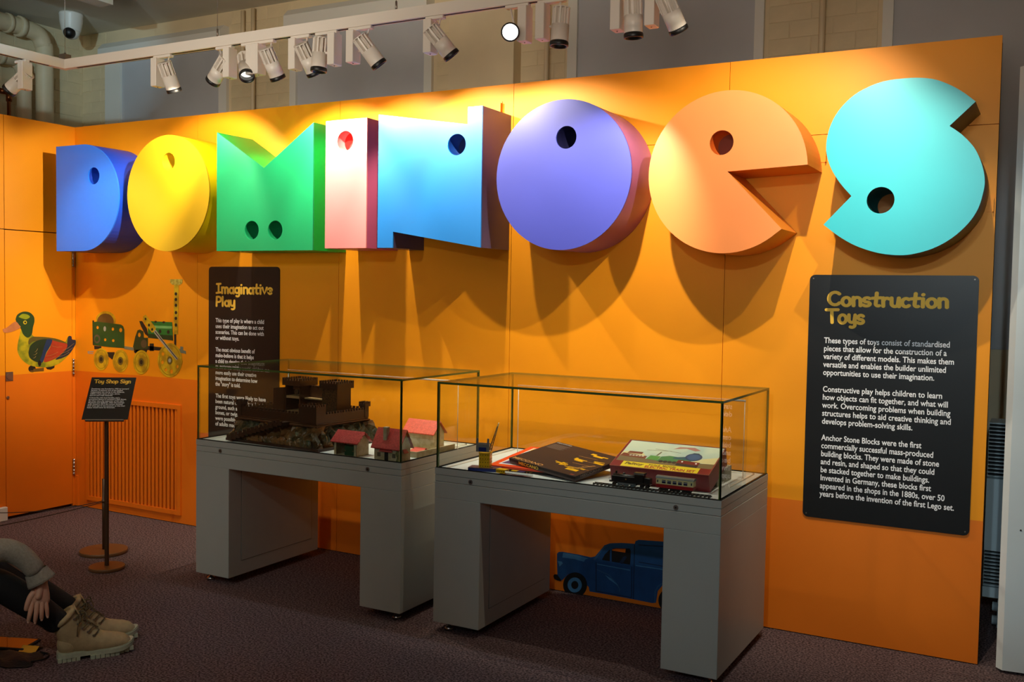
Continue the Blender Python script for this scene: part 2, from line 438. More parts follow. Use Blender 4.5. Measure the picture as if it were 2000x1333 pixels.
# ------------------------------------------------------------------ orange partition
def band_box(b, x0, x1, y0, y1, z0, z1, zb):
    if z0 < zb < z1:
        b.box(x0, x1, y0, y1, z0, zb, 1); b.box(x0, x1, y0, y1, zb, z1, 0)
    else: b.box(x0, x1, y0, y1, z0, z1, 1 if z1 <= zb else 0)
wc = thing('wall_centre', None, None, (0, 0, 0), kind='structure')
g = 0.0012
seams = [(-2.945, -1.89, .57), (-1.89, -0.831, .57), (-0.831, 0.234, .57), (0.234, 1.289, .57)]
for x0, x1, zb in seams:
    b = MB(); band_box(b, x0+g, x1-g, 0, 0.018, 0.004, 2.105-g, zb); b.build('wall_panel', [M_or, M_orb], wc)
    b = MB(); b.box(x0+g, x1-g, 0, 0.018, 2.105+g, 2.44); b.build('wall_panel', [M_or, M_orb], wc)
GX0, GX1, GZ0, GZ1 = -3.90, -3.095, 0.075, 0.70
b = MB(); X0, X1 = -4.03, -2.945-g
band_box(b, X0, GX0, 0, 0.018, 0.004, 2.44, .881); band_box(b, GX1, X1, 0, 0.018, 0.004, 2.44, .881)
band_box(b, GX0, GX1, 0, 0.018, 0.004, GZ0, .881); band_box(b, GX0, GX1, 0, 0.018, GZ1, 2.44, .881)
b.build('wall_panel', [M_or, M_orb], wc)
b = MB(); b.box(-4.03, 1.285, 0.02, 0.10, 0, 2.43); b.build('backing_frame', M_edge, wc)
# ventilation grille with upright slats
gr = thing('vent_grille', 'orange painted grille of upright slats in the partition, behind the sign stand', 'grille', (GX0, 0, 0))
b = MB()
e = 0.022
b.box(GX0-e, GX1+e, -0.010, 0.0, GZ1-0.005, GZ1+e); b.box(GX0-e, GX1+e, -0.010, 0.0, GZ0-e, GZ0+0.005)
b.box(GX0-e, GX0+0.005, -0.010, 0.0, GZ0+0.005, GZ1-0.005); b.box(GX1-0.005, GX1+e, -0.010, 0.0, GZ0+0.005, GZ1-0.005)
b.build('grille_frame', M_orb, gr, world=True)
NS = 24
sl = None
for i in range(NS):
    x = GX0+0.005+(GX1-GX0-0.01)*(i+0.5)/NS
    if sl is None:
        q = MB(); q.bbox(-0.0095, 0.0095, -0.006, 0.014, GZ0+0.004, GZ1-0.004, 0.002); sl = q.mesh('slat', M_orb)
    o = put('slat', sl, gr); o.location = (x-GX0, 0, 0)
# left partition with a cupboard door
LX = -4.03
WL2 = thing('wall_corner', None, None, (LX, 0, 0), kind='structure')
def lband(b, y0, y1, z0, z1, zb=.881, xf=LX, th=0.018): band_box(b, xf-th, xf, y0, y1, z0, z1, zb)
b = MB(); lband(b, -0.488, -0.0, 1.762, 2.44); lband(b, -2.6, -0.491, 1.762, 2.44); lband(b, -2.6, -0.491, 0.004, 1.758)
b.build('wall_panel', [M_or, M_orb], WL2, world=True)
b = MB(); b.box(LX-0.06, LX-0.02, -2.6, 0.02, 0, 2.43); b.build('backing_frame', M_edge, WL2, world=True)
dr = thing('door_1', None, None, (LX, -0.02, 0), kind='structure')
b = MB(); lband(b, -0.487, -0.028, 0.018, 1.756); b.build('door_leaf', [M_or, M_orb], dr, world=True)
b = MB()
b.box(LX, LX+0.028, -0.012, 0.0, 0.005, 0.20); b.build('door_stop', M_orb, dr, world=True)
b = MB(); lband(b, -0.0255, -0.001, 0.004, 1.76); b.build('jamb', [M_or, M_orb], dr, world=True)
for z in (1.60, 0.905, 0.255):
    b = MB(); b.cyl((LX+0.006, -0.02, z-0.052), (LX+0.006, -0.02, z+0.052), 0.006, n=10)
    for k in range(5): b.cyl((LX+0.006, -0.02, z-0.05+k*0.022), (LX+0.006, -0.02, z-0.036+k*0.022), 0.0075, n=10)
    b.build('hinge', M_chrome, dr, world=True)
t = MB(); t.box(LX, LX+0.003, -0.487, -0.44, 0.845, 0.90)
t.cyl((LX+0.003, -0.464, 0.872), (LX+0.006, -0.464, 0.872), 0.019, n=24); t.build('ring_pull', M_steel, dr, world=True)
t = MB(); t.cyl((LX, -0.475, 0.745), (LX+0.006, -0.475, 0.745), 0.009, n=16); t.build('lock', M_steel, dr, world=True)
b = MB(); b.bbox(LX+0.002, LX+0.03, -0.72, -0.497, 0.0, 0.085, 0.004)
b.build('floor_block', M_white, label='small white block on the carpet at the left partition foot', cat='block')
# white door leaf at the right edge
t = thing('door_2', None, None, (1.37, -0.03, 0), kind='structure')
M_gloss = mat('white_gloss_paint', (222, 232, 234), 0.28, noise=0.03, nscale=4, bump=0.06, bscale=15)
b = MB()
pf = [(1.353, -0.018), (1.376, -0.044), (2.3, 0.06), (2.3, 0.12), (1.353, 0.03)]
b.prism(pf, lambda x, y, d: (x, y, d), 0.012, 2.31); b.build('door_leaf', M_gloss, t, world=True)
for z in (1.16, 0.56):
    b = MB(); b.cyl((1.42, -0.0405, z), (1.42, -0.0385, z), 0.0035, n=8); b.build('screw', M_blackm, t, world=True)
# convector heater in the gap behind the partition
t = thing('convector_heater', 'pale grey metal heater with dark louvres seen in the right gap', 'heater', (1.5, 0.6, 0))
M_heat = mat('heater_enamel', (200, 214, 218), 0.4)
b = MB(); b.box(1.27, 1.95, 0.50, 0.72, 0.14, 0.155+0.03); b.box(1.27, 1.95, 0.50, 0.72, 0.345, 0.66); b.box(1.27, 1.95, 0.53, 0.72, 0.185, 0.345)
b.box(1.27, 1.95, 0.53, 0.72, 0.66, 0.9); b.build('casing', M_heat, t, world=True)
M_dk = mat('dark_recess', (14, 14, 14), 0.8)
b = MB()
b.box(1.272, 1.948, 0.526, 0.53, 0.19, 0.34); b.box(1.272, 1.948, 0.526, 0.53, 0.665, 0.895); b.build('recess', M_dk, t, world=True)
b = MB()
for k in range(10): b.box(1.27, 1.95, 0.505, 0.526, 0.19+k*0.0155, 0.1935+k*0.0155)
for k in range(14): b.box(1.27, 1.95, 0.505, 0.526, 0.668+k*0.0165, 0.672+k*0.0165)
b.build('louvre', M_heat, t, world=True, kind='stuff')
b = MB(); b.cyl((1.31, 0.55, 0.03), (1.9, 0.55, 0.03), 0.02); b.cyl((1.31, 0.55, 0.09), (1.9, 0.55, 0.09), 0.02); b.build('pipe_run', M_heat, t, world=True)
b = MB(); b.box(1.33, 1.36, 0.54, 0.60, 0.0, 0.14); b.build('leg', M_heat, t, world=True)
b = MB(); b.box(1.86, 1.89, 0.54, 0.60, 0.0, 0.14); b.build('leg', M_heat, t, world=True)

# ------------------------------------------------------------------ big letters
DF = -0.273
def Pw(x, z, d): return (x, d, z)
def letter(name, label, outline, eyes, cf, cs, cl, cap=None, fr=0.48, hole_depth=0.20, smooth=False, er=0.05):
    x0 = min(p[0] for p in outline); x1 = max(p[0] for p in outline); z0 = min(p[1] for p in outline)
    t = thing('sign_letter', label, 'letter', ((x0+x1)/2, DF, z0), group=None)
    hs = [list(reversed(circle(ex, ez, er, 32))) for ex, ez in eyes]
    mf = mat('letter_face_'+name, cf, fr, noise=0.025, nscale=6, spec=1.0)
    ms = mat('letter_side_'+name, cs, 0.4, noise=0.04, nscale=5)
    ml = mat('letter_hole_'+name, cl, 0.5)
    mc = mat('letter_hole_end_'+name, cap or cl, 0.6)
    b = MB(); b.prism(outline, Pw, DF, DF+0.008, holes=hs); b.build('face_panel', mf, t, world=True)
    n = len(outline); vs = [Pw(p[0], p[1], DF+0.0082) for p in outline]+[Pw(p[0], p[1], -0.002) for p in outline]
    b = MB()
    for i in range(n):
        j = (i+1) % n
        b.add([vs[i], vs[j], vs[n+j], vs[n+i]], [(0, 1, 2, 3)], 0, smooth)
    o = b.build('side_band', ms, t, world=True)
    for ex, ez in eyes:
        c = circle(ex, ez, er, 32); m = len(c); b = MB()
        vv = [Pw(p[0], p[1], DF+0.0081) for p in c]+[Pw(p[0], p[1], DF+hole_depth) for p in c]
        b.add(vv, [(i, (i+1) % m, m+(i+1) % m, m+i) for i in range(m)], 0, True)
        b.add(vv, [tuple(range(m, 2*m))], 1)
        b.build('eye_hole', [ml, mc], t, world=True)
    return t
r = 0.315; zc = 1.953
Dp = [(-3.845, 1.637)]+circle(-3.605, zc, r, 40, -PI/2, PI/2, 0.316)+[(-3.845, 2.269)]
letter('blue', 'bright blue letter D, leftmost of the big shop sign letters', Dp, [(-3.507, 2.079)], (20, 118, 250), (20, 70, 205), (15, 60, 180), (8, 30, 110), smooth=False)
letter('yellow', 'bright yellow disc letter O with one round hole', circle(-2.894, 1.956, 0.325, 80), [(-2.883, 2.132)], (208, 166, 8), (238, 205, 5), (225, 190, 20), (140, 105, 10), smooth=True)  # brownish hole end has its shadow put into the colour
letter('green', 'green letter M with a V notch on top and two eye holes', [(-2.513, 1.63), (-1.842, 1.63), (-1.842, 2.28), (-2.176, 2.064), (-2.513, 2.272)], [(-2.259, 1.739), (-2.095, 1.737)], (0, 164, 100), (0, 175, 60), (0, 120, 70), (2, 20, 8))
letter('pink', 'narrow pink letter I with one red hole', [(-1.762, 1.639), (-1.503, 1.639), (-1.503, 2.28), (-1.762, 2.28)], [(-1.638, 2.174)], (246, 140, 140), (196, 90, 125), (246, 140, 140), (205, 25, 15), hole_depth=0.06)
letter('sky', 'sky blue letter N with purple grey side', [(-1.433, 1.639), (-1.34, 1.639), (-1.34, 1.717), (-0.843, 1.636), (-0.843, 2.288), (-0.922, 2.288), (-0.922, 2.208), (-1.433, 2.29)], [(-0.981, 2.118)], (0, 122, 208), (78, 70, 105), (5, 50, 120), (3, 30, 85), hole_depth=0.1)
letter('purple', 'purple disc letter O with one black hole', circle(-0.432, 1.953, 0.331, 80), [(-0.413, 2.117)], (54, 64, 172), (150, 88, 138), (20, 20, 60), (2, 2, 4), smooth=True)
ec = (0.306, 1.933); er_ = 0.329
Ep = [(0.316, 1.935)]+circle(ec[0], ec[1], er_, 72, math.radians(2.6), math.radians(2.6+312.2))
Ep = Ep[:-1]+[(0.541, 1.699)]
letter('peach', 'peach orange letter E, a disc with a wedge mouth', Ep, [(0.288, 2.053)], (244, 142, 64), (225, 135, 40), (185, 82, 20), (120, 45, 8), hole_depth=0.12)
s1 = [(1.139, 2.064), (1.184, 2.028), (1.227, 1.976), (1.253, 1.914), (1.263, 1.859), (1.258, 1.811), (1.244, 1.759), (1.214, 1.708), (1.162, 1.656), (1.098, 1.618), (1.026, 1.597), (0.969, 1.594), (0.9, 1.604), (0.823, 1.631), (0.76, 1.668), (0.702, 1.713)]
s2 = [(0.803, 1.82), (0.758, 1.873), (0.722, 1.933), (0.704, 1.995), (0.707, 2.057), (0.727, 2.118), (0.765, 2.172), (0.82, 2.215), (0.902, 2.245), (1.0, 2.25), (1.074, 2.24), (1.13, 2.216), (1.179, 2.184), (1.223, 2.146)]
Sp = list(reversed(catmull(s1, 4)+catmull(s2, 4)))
letter('cyan', 'turquoise letter S, rightmost of the big shop sign letters', Sp, [(0.909, 1.801)], (0, 186, 200), (62, 62, 45), (10, 60, 60), (150, 90, 10), hole_depth=0.27)  # dark olive side has its shade put into the colour
# small fixing brackets at the letter backs
M_brk = M_or
for (bx, bz, lab) in ((-3.36, 2.27, 'blue D'), (-0.905, 2.33, 'sky blue N'), (0.64, 2.02, 'peach E'), (1.27, 1.80, 'turquoise S')):
    b = MB(); b.box(bx-0.012, bx+0.012, -0.003, 0, bz-0.03, bz+0.03); b.box(bx+0.008, bx+0.012, -0.02, 0, bz-0.03, bz+0.02)
    b.build('fixing_bracket', M_or, label='small orange painted bracket beside the %s letter' % lab, cat='bracket')

# ------------------------------------------------------------------ brush lettering for the headings
def arc(cx, cy, rx, ry, a0, a1, n=12):
    return [(cx+rx*math.cos(math.radians(a0+(a1-a0)*i/n)), cy+ry*math.sin(math.radians(a0+(a1-a0)*i/n))) for i in range(n+1)]
G = {
 'C': (0.72, [arc(0.40, 0.50, 0.34, 0.44, 48, 318, 16)]),
 'T': (0.74, [[(0.02, 0.92), (0.74, 0.94)], [(0.36, 0.92), (0.40, 0.04)]]),
 'I': (0.50, [[(0.05, 0.92), (0.45, 0.95)], [(0.25, 0.92), (0.25, 0.08)], [(0.03, 0.04), (0.46, 0.10)]]),
 'P': (0.60, [[(0.10, 0.03), (0.12, 0.93)], [(0.12, 0.93)]+arc(0.30, 0.68, 0.26, 0.26, 90, -90, 10)+[(0.12, 0.42)]]),
 'S': (0.60, [arc(0.30, 0.70, 0.24, 0.23, 40, 255, 10)+arc(0.28, 0.26, 0.26, 0.24, 80, -150, 12)]),
 'o': (0.56, [arc(0.28, 0.30, 0.22, 0.29, 0, 360, 18)]),
 'n': (0.54, [[(0.08, 0.60), (0.10, 0.02)], [(0.09, 0.42)]+arc(0.28, 0.40, 0.18, 0.20, 150, 10, 8)+[(0.47, 0.03)]]),
 'm': (0.80, [[(0.08, 0.60), (0.10, 0.02)], [(0.09, 0.42)]+arc(0.25, 0.40, 0.15, 0.20, 150, 0, 8)+[(0.41, 0.03)], [(0.41, 0.40)]+arc(0.56, 0.40, 0.15, 0.20, 150, 0, 8)+[(0.72, 0.03)]]),
 's': (0.48, [arc(0.25, 0.44, 0.17, 0.15, 35, 255, 10)+arc(0.22, 0.16, 0.19, 0.14, 80, -150, 10)]),
 't': (0.50, [[(0.26, 0.92), (0.22, 0.22)]+arc(0.34, 0.18, 0.12, 0.14, 180, 300, 6), [(0.03, 0.56), (0.48, 0.60)]]),
 'r': (0.42, [[(0.08, 0.60), (0.10, 0.02)], [(0.09, 0.38)]+arc(0.28, 0.38, 0.17, 0.20, 160, 50, 8)]),
 'u': (0.54, [[(0.08, 0.60)]+arc(0.26, 0.22, 0.17, 0.20, 180, 340, 10)+[(0.46, 0.60)], [(0.46, 0.60), (0.48, 0.02)]]),
 'c': (0.48, [arc(0.28, 0.30, 0.21, 0.28, 50, 315, 14)]),
 'i': (0.26, [[(0.12, 0.58), (0.12, 0.03)], [(0.12, 0.84), (0.13, 0.86)]]),
 'y': (0.54, [[(0.08, 0.60)]+arc(0.26, 0.26, 0.17, 0.18, 180, 330, 8)+[(0.46, 0.60)], [(0.46, 0.60), (0.46, -0.08)]+arc(0.28, -0.10, 0.18, 0.16, 0, -120, 8)]),
 'a': (0.56, [arc(0.26, 0.30, 0.20, 0.27, 0, 360, 16), [(0.48, 0.60), (0.50, 0.02)]]),
 'g': (0.56, [arc(0.26, 0.32, 0.20, 0.26, 0, 360, 16), [(0.48, 0.60), (0.48, -0.08)]+arc(0.30, -0.10, 0.18, 0.16, 0, -130, 8)]),
 'v': (0.52, [[(0.04, 0.62), (0.24, 0.04), (0.48, 0.64)]]),
 'e': (0.52, [[(0.08, 0.30), (0.44, 0.36)]+arc(0.26, 0.32, 0.20, 0.28, 20, 310, 14)]),
 'l': (0.26, [[(0.12, 0.94), (0.12, 0.04)]]),
 'h': (0.54, [[(0.08, 0.94), (0.10, 0.02)], [(0.09, 0.42)]+arc(0.28, 0.40, 0.18, 0.20, 150, 10, 8)+[(0.47, 0.03)]]),
 'p': (0.56, [[(0.08, 0.60), (0.08, -0.26)], arc(0.29, 0.31, 0.21, 0.28, 180, -180, 16)]),
 ' ': (0.38, []),
}
def brush(s, M, width, m, parent, wt=0.085, height=None, name='heading'):
    b = MB(); x = 0
    lay = []
    for ch in s:
        adv, st = G[ch]
        lay += [[(px+x, py) for px, py in k] for k in st]
        x += adv+0.02
    x1 = max(p[0] for k in lay for p in k)+wt; x0 = min(p[0] for k in lay for p in k)-wt
    k = width/(x1-x0); ky = height if height else k
    li = 0
    for stx in lay:
        z = 0.0004+0.00025*(li % 3); li += 1
        q_ = [stx[0]]
        for p in stx[1:]:
            if math.hypot(p[0]-q_[-1][0], p[1]-q_[-1][1]) > 0.004: q_.append(p)
        n = len(q_); closed = n > 8 and math.hypot(q_[0][0]-q_[-1][0], q_[0][1]-q_[-1][1]) < 0.01
        dirs = []
        for i in range(n):
            a_ = q_[i-1] if i else (q_[-2] if closed else q_[0]); c_ = q_[i+1] if i < n-1 else (q_[1] if closed else q_[-1])
            L = math.hypot(c_[0]-a_[0], c_[1]-a_[1]) or 1; dirs.append(((c_[0]-a_[0])/L, (c_[1]-a_[1])/L))
        vs = []
        for p, d in zip(q_, dirs): vs += [(p[0]-d[1]*wt, p[1]+d[0]*wt), (p[0]+d[1]*wt, p[1]-d[0]*wt)]
        T_ = lambda q: M@Vector(((q[0]-x0)*k, q[1]*ky, z))
        b.add([T_(q) for q in vs], [(2*i, 2*i+1, 2*i+3, 2*i+2) for i in range(n-1)])
        if not closed:
            for p, d, s_ in ((q_[0], dirs[0], 1), (q_[-1], dirs[-1], -1)):
                c = [(p[0]+wt*(-d[1]*math.cos(t)-s_*d[0]*math.sin(t)), p[1]+wt*(d[0]*math.cos(t)-s_*d[1]*math.sin(t))) for t in [PI*a/8 for a in range(9)]]
                b.add([T_(q) for q in c], [tuple(range(9))])
    return b.build(name, m, parent, world=True)

# ------------------------------------------------------------------ wall text panels
def rrect(x0, x1, z0, z1, r, n=6):
    return (circle(x1-r, z1-r, r, n, 0, PI/2)+circle(x0+r, z1-r, r, n, PI/2, PI)+circle(x0+r, z0+r, r, n, PI, 1.5*PI)+circle(x1-r, z0+r, r, n, 1.5*PI, 2*PI))
M_panel = mat('black_satin_board', (20, 21, 22), 0.38, bump=0.05, bscale=500)
M_panel2 = mat('black_brown_board', (28, 18, 14), 0.5, bump=0.05, bscale=500)
t = thing('text_panel', 'large black rounded panel headed Construction Toys, right of the glass cases', 'sign', (0.92, 0, 0.5))
b = MB(); b.prism(rrect(0.600, 1.241, 0.507, 1.525, 0.022), Pw, -0.006, 0); b.build('board', M_panel, t, world=True)
brush('Construction', wallM(0.672, -0.0065, 1.398), 0.466, M_gold, t, height=0.059, wt=0.108)
brush('Toys', wallM(0.664, -0.0065, 1.326), 0.162, M_gold, t, height=0.059, wt=0.108)
para = [("These types of toys consist of standardised\npieces that allow for the construction of a\nvariety of different models. This makes them\nversatile and enables the builder unlimited\nopportunities to use their imagination.", 0.665, 1.163, 1.101, 1.266, 1),
        ("Constructive play helps children to learn\nhow objects can fit together, and what will\nwork. Overcoming problems when building\nstructures helps to aid creative thinking and\ndevelops problem-solving skills.", 0.666, 1.160, 0.897, 1.063, 1),
        ("Anchor Stone Blocks were the first\ncommercially successful mass-produced\nbuilding blocks. They were made of stone\nand resin, and shaped so that they could\nbe stacked together to make buildings.\nInvented in Germany, these blocks first\nappeared in the shops in the 1880s, over 50\nyears before the invention of the first Lego set.", 0.667, 1.183, 0.592, 0.860, 1)]
for s, x0, x1, z0, z1, k in para:
    place_text('body_text', s, M_text, wallM(x0, -0.0067, z0), x1-x0, z1-z0, t, offset=0.016)
for x in (0.615, 1.226):
    for z in (0.522, 1.51):
        b = MB(); b.cyl((x, -0.0075, z), (x, -0.006, z), 0.003, n=8); b.build('screw', M_steel, t, world=True)
t = thing('text_panel', 'tall black rounded panel headed Imaginative Play behind the castle case', 'sign', (-2.57, 0, 0.5))
b = MB(); b.prism(rrect(-2.846, -2.304, 0.50, 1.553, 0.022), Pw, -0.006, 0); b.build('board', M_panel2, t, world=True)
brush('Imaginative', wallM(-2.790, -0.0065, 1.398), 0.440, M_gold, t, height=0.059, wt=0.10)
brush('Play', wallM(-2.790, -0.0065, 1.323), 0.156, M_gold, t, height=0.059, wt=0.10)
T2 = ["This type of play is where a child\nuses their imagination to act out\nscenarios. This can be done with\nor without toys.",
      "The most obvious benefit of\nmake-believe is that it helps\na child to develop their imagination\nof life in our wider world. children can\nmore easily use their creative\nimagination to determine how\nthe \"story\" is told.",
      "The first toys were likely to have\nbeen natural objects found on the\nground, such as stones, sticks,\nbones, or twigs. Early play figures\nwere possibly small copies\nof adults made from clay."]
for s, x1, z0, z1 in ((T2[0], -2.416, 1.120, 1.254), (T2[1], -2.375, 0.850, 1.083), (T2[2], -2.390, 0.616, 0.812)):
    place_text('body_text', s, M_text, wallM(-2.790, -0.0067, z0), x1+2.790, z1-z0, t, offset=0.016)

# ------------------------------------------------------------------ freestanding sign and barrier post
M_pole = mat('bronze_brown_metal', (88, 66, 48), 0.4, metal=0.5)
M_base = mat('bronze_disc', (112, 78, 46), 0.45, metal=0.2)
SX, SY = -2.645, -0.882
t = thing('sign_stand', 'black tilted Toy Shop Sign board on a round-based pole', 'sign', (SX, SY, 0))
b = MB(); b.lathe((0, 0, 0), [(0.084, 0), (0.086, 0.003), (0.086, 0.016), (0.084, 0.018)], 48); b.build('base', M_base, t)
b = MB(); b.bbox(-0.010, 0.010, -0.007, 0.007, 0.013, 0.76, 0.002); b.build('pole', M_pole, t)
# board frame: lower edge nearer the viewer, leaning back, turned towards the room
yw = 0.64
tilt = math.radians(43)
ux = Vector((math.cos(yw), math.sin(yw), 0)); vy = Vector((-math.sin(yw)*math.sin(tilt), math.cos(yw)*math.sin(tilt), math.cos(tilt)))
nz = ux.cross(vy)
BW, BH = 0.219, 0.265
bc = Vector((SX, SY, 0.768))-ux*(BW/2)-vy*0.012+nz*0.008-Vector((-math.sin(yw), math.cos(yw), 0))*0.02
BM = Matrix(((ux.x, vy.x, nz.x, bc.x), (ux.y, vy.y, nz.y, bc.y), (ux.z, vy.z, nz.z, bc.z), (0, 0, 0, 1)))
b = MB(); b.box(0, BW, 0, BH, -0.003, 0, M=BM); b.build('board', M_black, t, world=True)
b = MB(); b.box(0.018, BW-0.018, -0.006, BH-0.05, -0.008, -0.0035, M=BM); b.box(0.018, BW-0.018, -0.009, -0.002, -0.008, 0.004, M=BM); b.build('holder', M_steel, t, world=True)
brush('Toy Shop Sign', BM@Matrix.Translation((0.016, BH*0.855, 0.0005)), 0.182, M_gold, t, wt=0.10, height=0.024)
place_text('body_text', "Dominoes was founded in 1983 by Leonard\nSansom. It became one of the biggest\nindependent toy stores in the Midlands,\nselling a huge range of toys, games,\nand art and craft materials.", M_text, BM@Matrix.Translation((0.012, BH*0.545, 0.0006)), 0.182, BH*0.19, t, offset=0.02)
place_text('body_text', "A favourite with local families, and a\nprominent fixture in Leicester's High Street,\nthe shop was a big supporter of the city's\nMuseums and Galleries. After the business\nsadly closed in 2013 the owners donated\ntheir shop sign to the museum, so that their\nlegacy would never be forgotten.", M_text, BM@Matrix.Translation((0.012, BH*0.25, 0.0006)), 0.182, BH*0.27, t, offset=0.02)
t = thing('barrier_post', 'short bronze barrier post on a wide round base behind the sign stand', 'barrier', (-2.918, -0.681, 0))
b = MB(); b.lathe((0, 0, 0), [(0.120, 0), (0.122, 0.003), (0.122, 0.017), (0.120, 0.019)], 56); b.build('base', M_base, t)
b = MB(); b.cyl((0, 0, 0.015), (0, 0, 0.40), 0.008); b.cyl((0, 0, 0.27), (0, 0, 0.285), 0.010); b.build('pole', M_pole, t)
M_cord = mat('dark_elastic_cord', (60, 42, 30), 0.8)
def cord(p, q, sag, label):
    p, q = Vector(p), Vector(q); pts = []
    for i in range(25):
        k = i/24; c = p.lerp(q, k); c.z -= sag*4*k*(1-k); pts.append(c)
    b = MB(); b.tube(pts, 0.0022, 6); return b.build('cord', M_cord, label=label, cat='cord')
pa = Vector((-2.926, -0.681, 0.278))
cord(pa, (-3.95, -1.55, 0.42), 0.11, 'upper thin barrier cord, sagging across the orange door to the left')
cord(pa+Vector((0, 0, -0.006)), (-3.0, -2.35, 0.34), 0.045, 'lower thin barrier cord running left over the open carpet')
# ------------------------------------------------------------------ glass display cases
CF, CB, ZB, ZT, ZG, ZO = -0.784, -0.130, 0.040, 0.693, 1.053, 0.568
def case(label, x0, x1, xi, xj, lockpx, bar0, bar1):
    t = thing('display_case', label, 'display case', ((x0+x1)/2, (CF+CB)/2, 0))
    B = lambda b, n, m, par=t, **k: b.build(n, m, par, world=True, **k)
    f, k = CF, CB
    # legs, each a slab
    for a0, a1 in ((x0, xi), (xj, x1)):
        b = MB(); b.bbox(a0, a1, f, k, ZB, ZO, 0.0015); lg = B(b, 'leg', M_case)
    b = MB(); b.bbox(x0, x1, f, k, ZO, 0.636, 0.0015); B(b, 'apron', M_case)
    b = MB(); b.bbox(x0+0.0005, x1-0.0005, f+0.0005, k-0.0005, 0.6375, 0.664, 0.001); B(b, 'lock_rail', M_case)
    b = MB()
    w_ = 0.012
    for q in ((x0, x1, f, f+w_), (x0, x1, k-w_, k), (x0, x0+w_, f+w_, k-w_), (x1-w_, x1, f+w_, k-w_)): b.box(q[0], q[1], q[2], q[3], 0.666, ZT)
    B(b, 'top_frame', M_case)
    b = MB(); b.box(x0+w_, x1-w_, f+w_, k-w_, 0.666, 0.6925); B(b, 'deck', M_deck)
    b = MB()
    i0 = 0.045
    for q in ((x0+i0, x1-i0, k-i0-0.012, k-i0), (x0+i0, x0+i0+0.006, f+w_, k-i0), (x1-i0-0.006, x1-i0, f+w_+0.25, k-i0)): b.box(q[0], q[1], q[2], q[3], 0.6925, 0.6975)
    B(b, 'deck_edge', M_white)
    b = MB()
    for q in ((x0+.002, x1-.002, f+.002, f+.013), (x0+.002, x1-.002, k-.013, k-.002), (x0+.002, x0+.013, f+.013, k-.013), (x1-.013, x1-.002, f+.013, k-.013)): b.box(q[0], q[1], q[2], q[3], ZT, ZT+0.003)
    B(b, 'gasket', M_dk)
    # inner service panels, a shallow recessed outline
    for xx, s in ((xi, 1), (xj, -1)):
        b = MB(); b.box(xx, xx+0.0015*s, f+0.085, k-0.055, ZB+0.07, ZO-0.012); B(b, 'access_panel', M_case)
        b = MB(); e = 0.002
        for (ya, yb, za, zb) in ((f+.083, f+.085, ZB+.068, ZO-.010), (k-.055, k-.053, ZB+.068, ZO-.010), (f+.083, k-.053, ZB+.068, ZB+.07), (f+.083, k-.053, ZO-.012, ZO-.010)): b.box(xx, xx+0.0006*s, ya, yb, za, zb)
        B(b, 'panel_gap', M_dk)
    th = 0.009
    g0, g1, gf, gk = x0+0.004, x1-0.004, f+0.004, k-0.004
    zb = ZT+0.003
    panes = [((g0+th, g1-th, gf, gf+th, zb, ZG-th), 1), ((g0+th, g1-th, gk-th, gk, zb, ZG-th), 1), ((g0, g0+th, gf, gk, zb, ZG-th), 0), ((g1-th, g1, gf, gk, zb, ZG-th), 0), ((g0, g1, gf, gk, ZG-th, ZG), 2)]
    for (a0, a1, b0, b1, c0, c1), ax in panes:
        b = MB(); b.box(a0, a1, b0, b1, c0, c1)
        # faces: big faces clear, narrow edges green
        for i in range(6):
            nrm = {0: 2, 1: 2, 2: 1, 3: 0, 4: 1, 5: 0}[i]
            b.mi[i] = 0 if nrm == {0: 0, 1: 1, 2: 2}[ax] else 1
        B(b, 'glass_pane', [M_glass, M_gedge])
    # polished glued corner seams read as green lines
    b = MB(); s_ = 0.005
    for x in (g0, g1-s_):
        for y in (gf, gk-s_): b.box(x, x+s_, y, y+s_, zb, ZG-th)
    B(b, 'glass_seam', M_gedge)
    # feet
    for x in (x0+0.05, x1-0.05):
        for y in (f+0.05, k-0.05):
            b = MB(); b.lathe((x, y, 0), [(0.0, 0), (0.020, 0.0), (0.020, 0.010), (0.012, 0.016), (0.006, 0.018), (0.006, ZB+0.001)], 20); B(b, 'foot', M_chrome)
    for px in lockpx:
        p = onY(px[0], px[1], f)
        b = MB(); b.cyl((p.x, f-0.002, 0.650), (p.x, f, 0.650), 0.0095, n=20); lk = B(b, 'lock', M_steel)
        b = MB(); b.cyl((p.x, f-0.0026, 0.650), (p.x, f-0.002, 0.650), 0.0036, n=14); b.build('keyhole', M_dk, lk)
    # slim light bar on two wire posts
    M_rod = mat('clear_acrylic_rod', (210, 200, 190), 0.15)
    yb = -0.325
    b = MB(); b.cyl((bar0, yb, 1.012), (bar1, yb, 1.012), 0.004, n=10); B(b, 'light_bar', M_rod)
    for x in (bar0+0.003, bar1-0.003):
        b = MB(); b.cyl((x, yb, 0.6925), (x, yb, 1.012), 0.0016, n=8); b.cyl((x, yb, 0.6925), (x, yb, 0.70), 0.005, n=10); B(b, 'bar_post', M_rod)
    return t
case('left grey display case with glass hood, holding the toy castle', -2.126, -0.9145, -1.911, -1.130, ((430.2, 882), (718, 921)), -1.955, -0.918+0.0)
case('right grey display case with glass hood, holding the train set box', -0.744, 0.4806, -0.5226, 0.2654, ((919, 945), (1320, 993)), -0.604, 0.432)
DZ = 0.6927

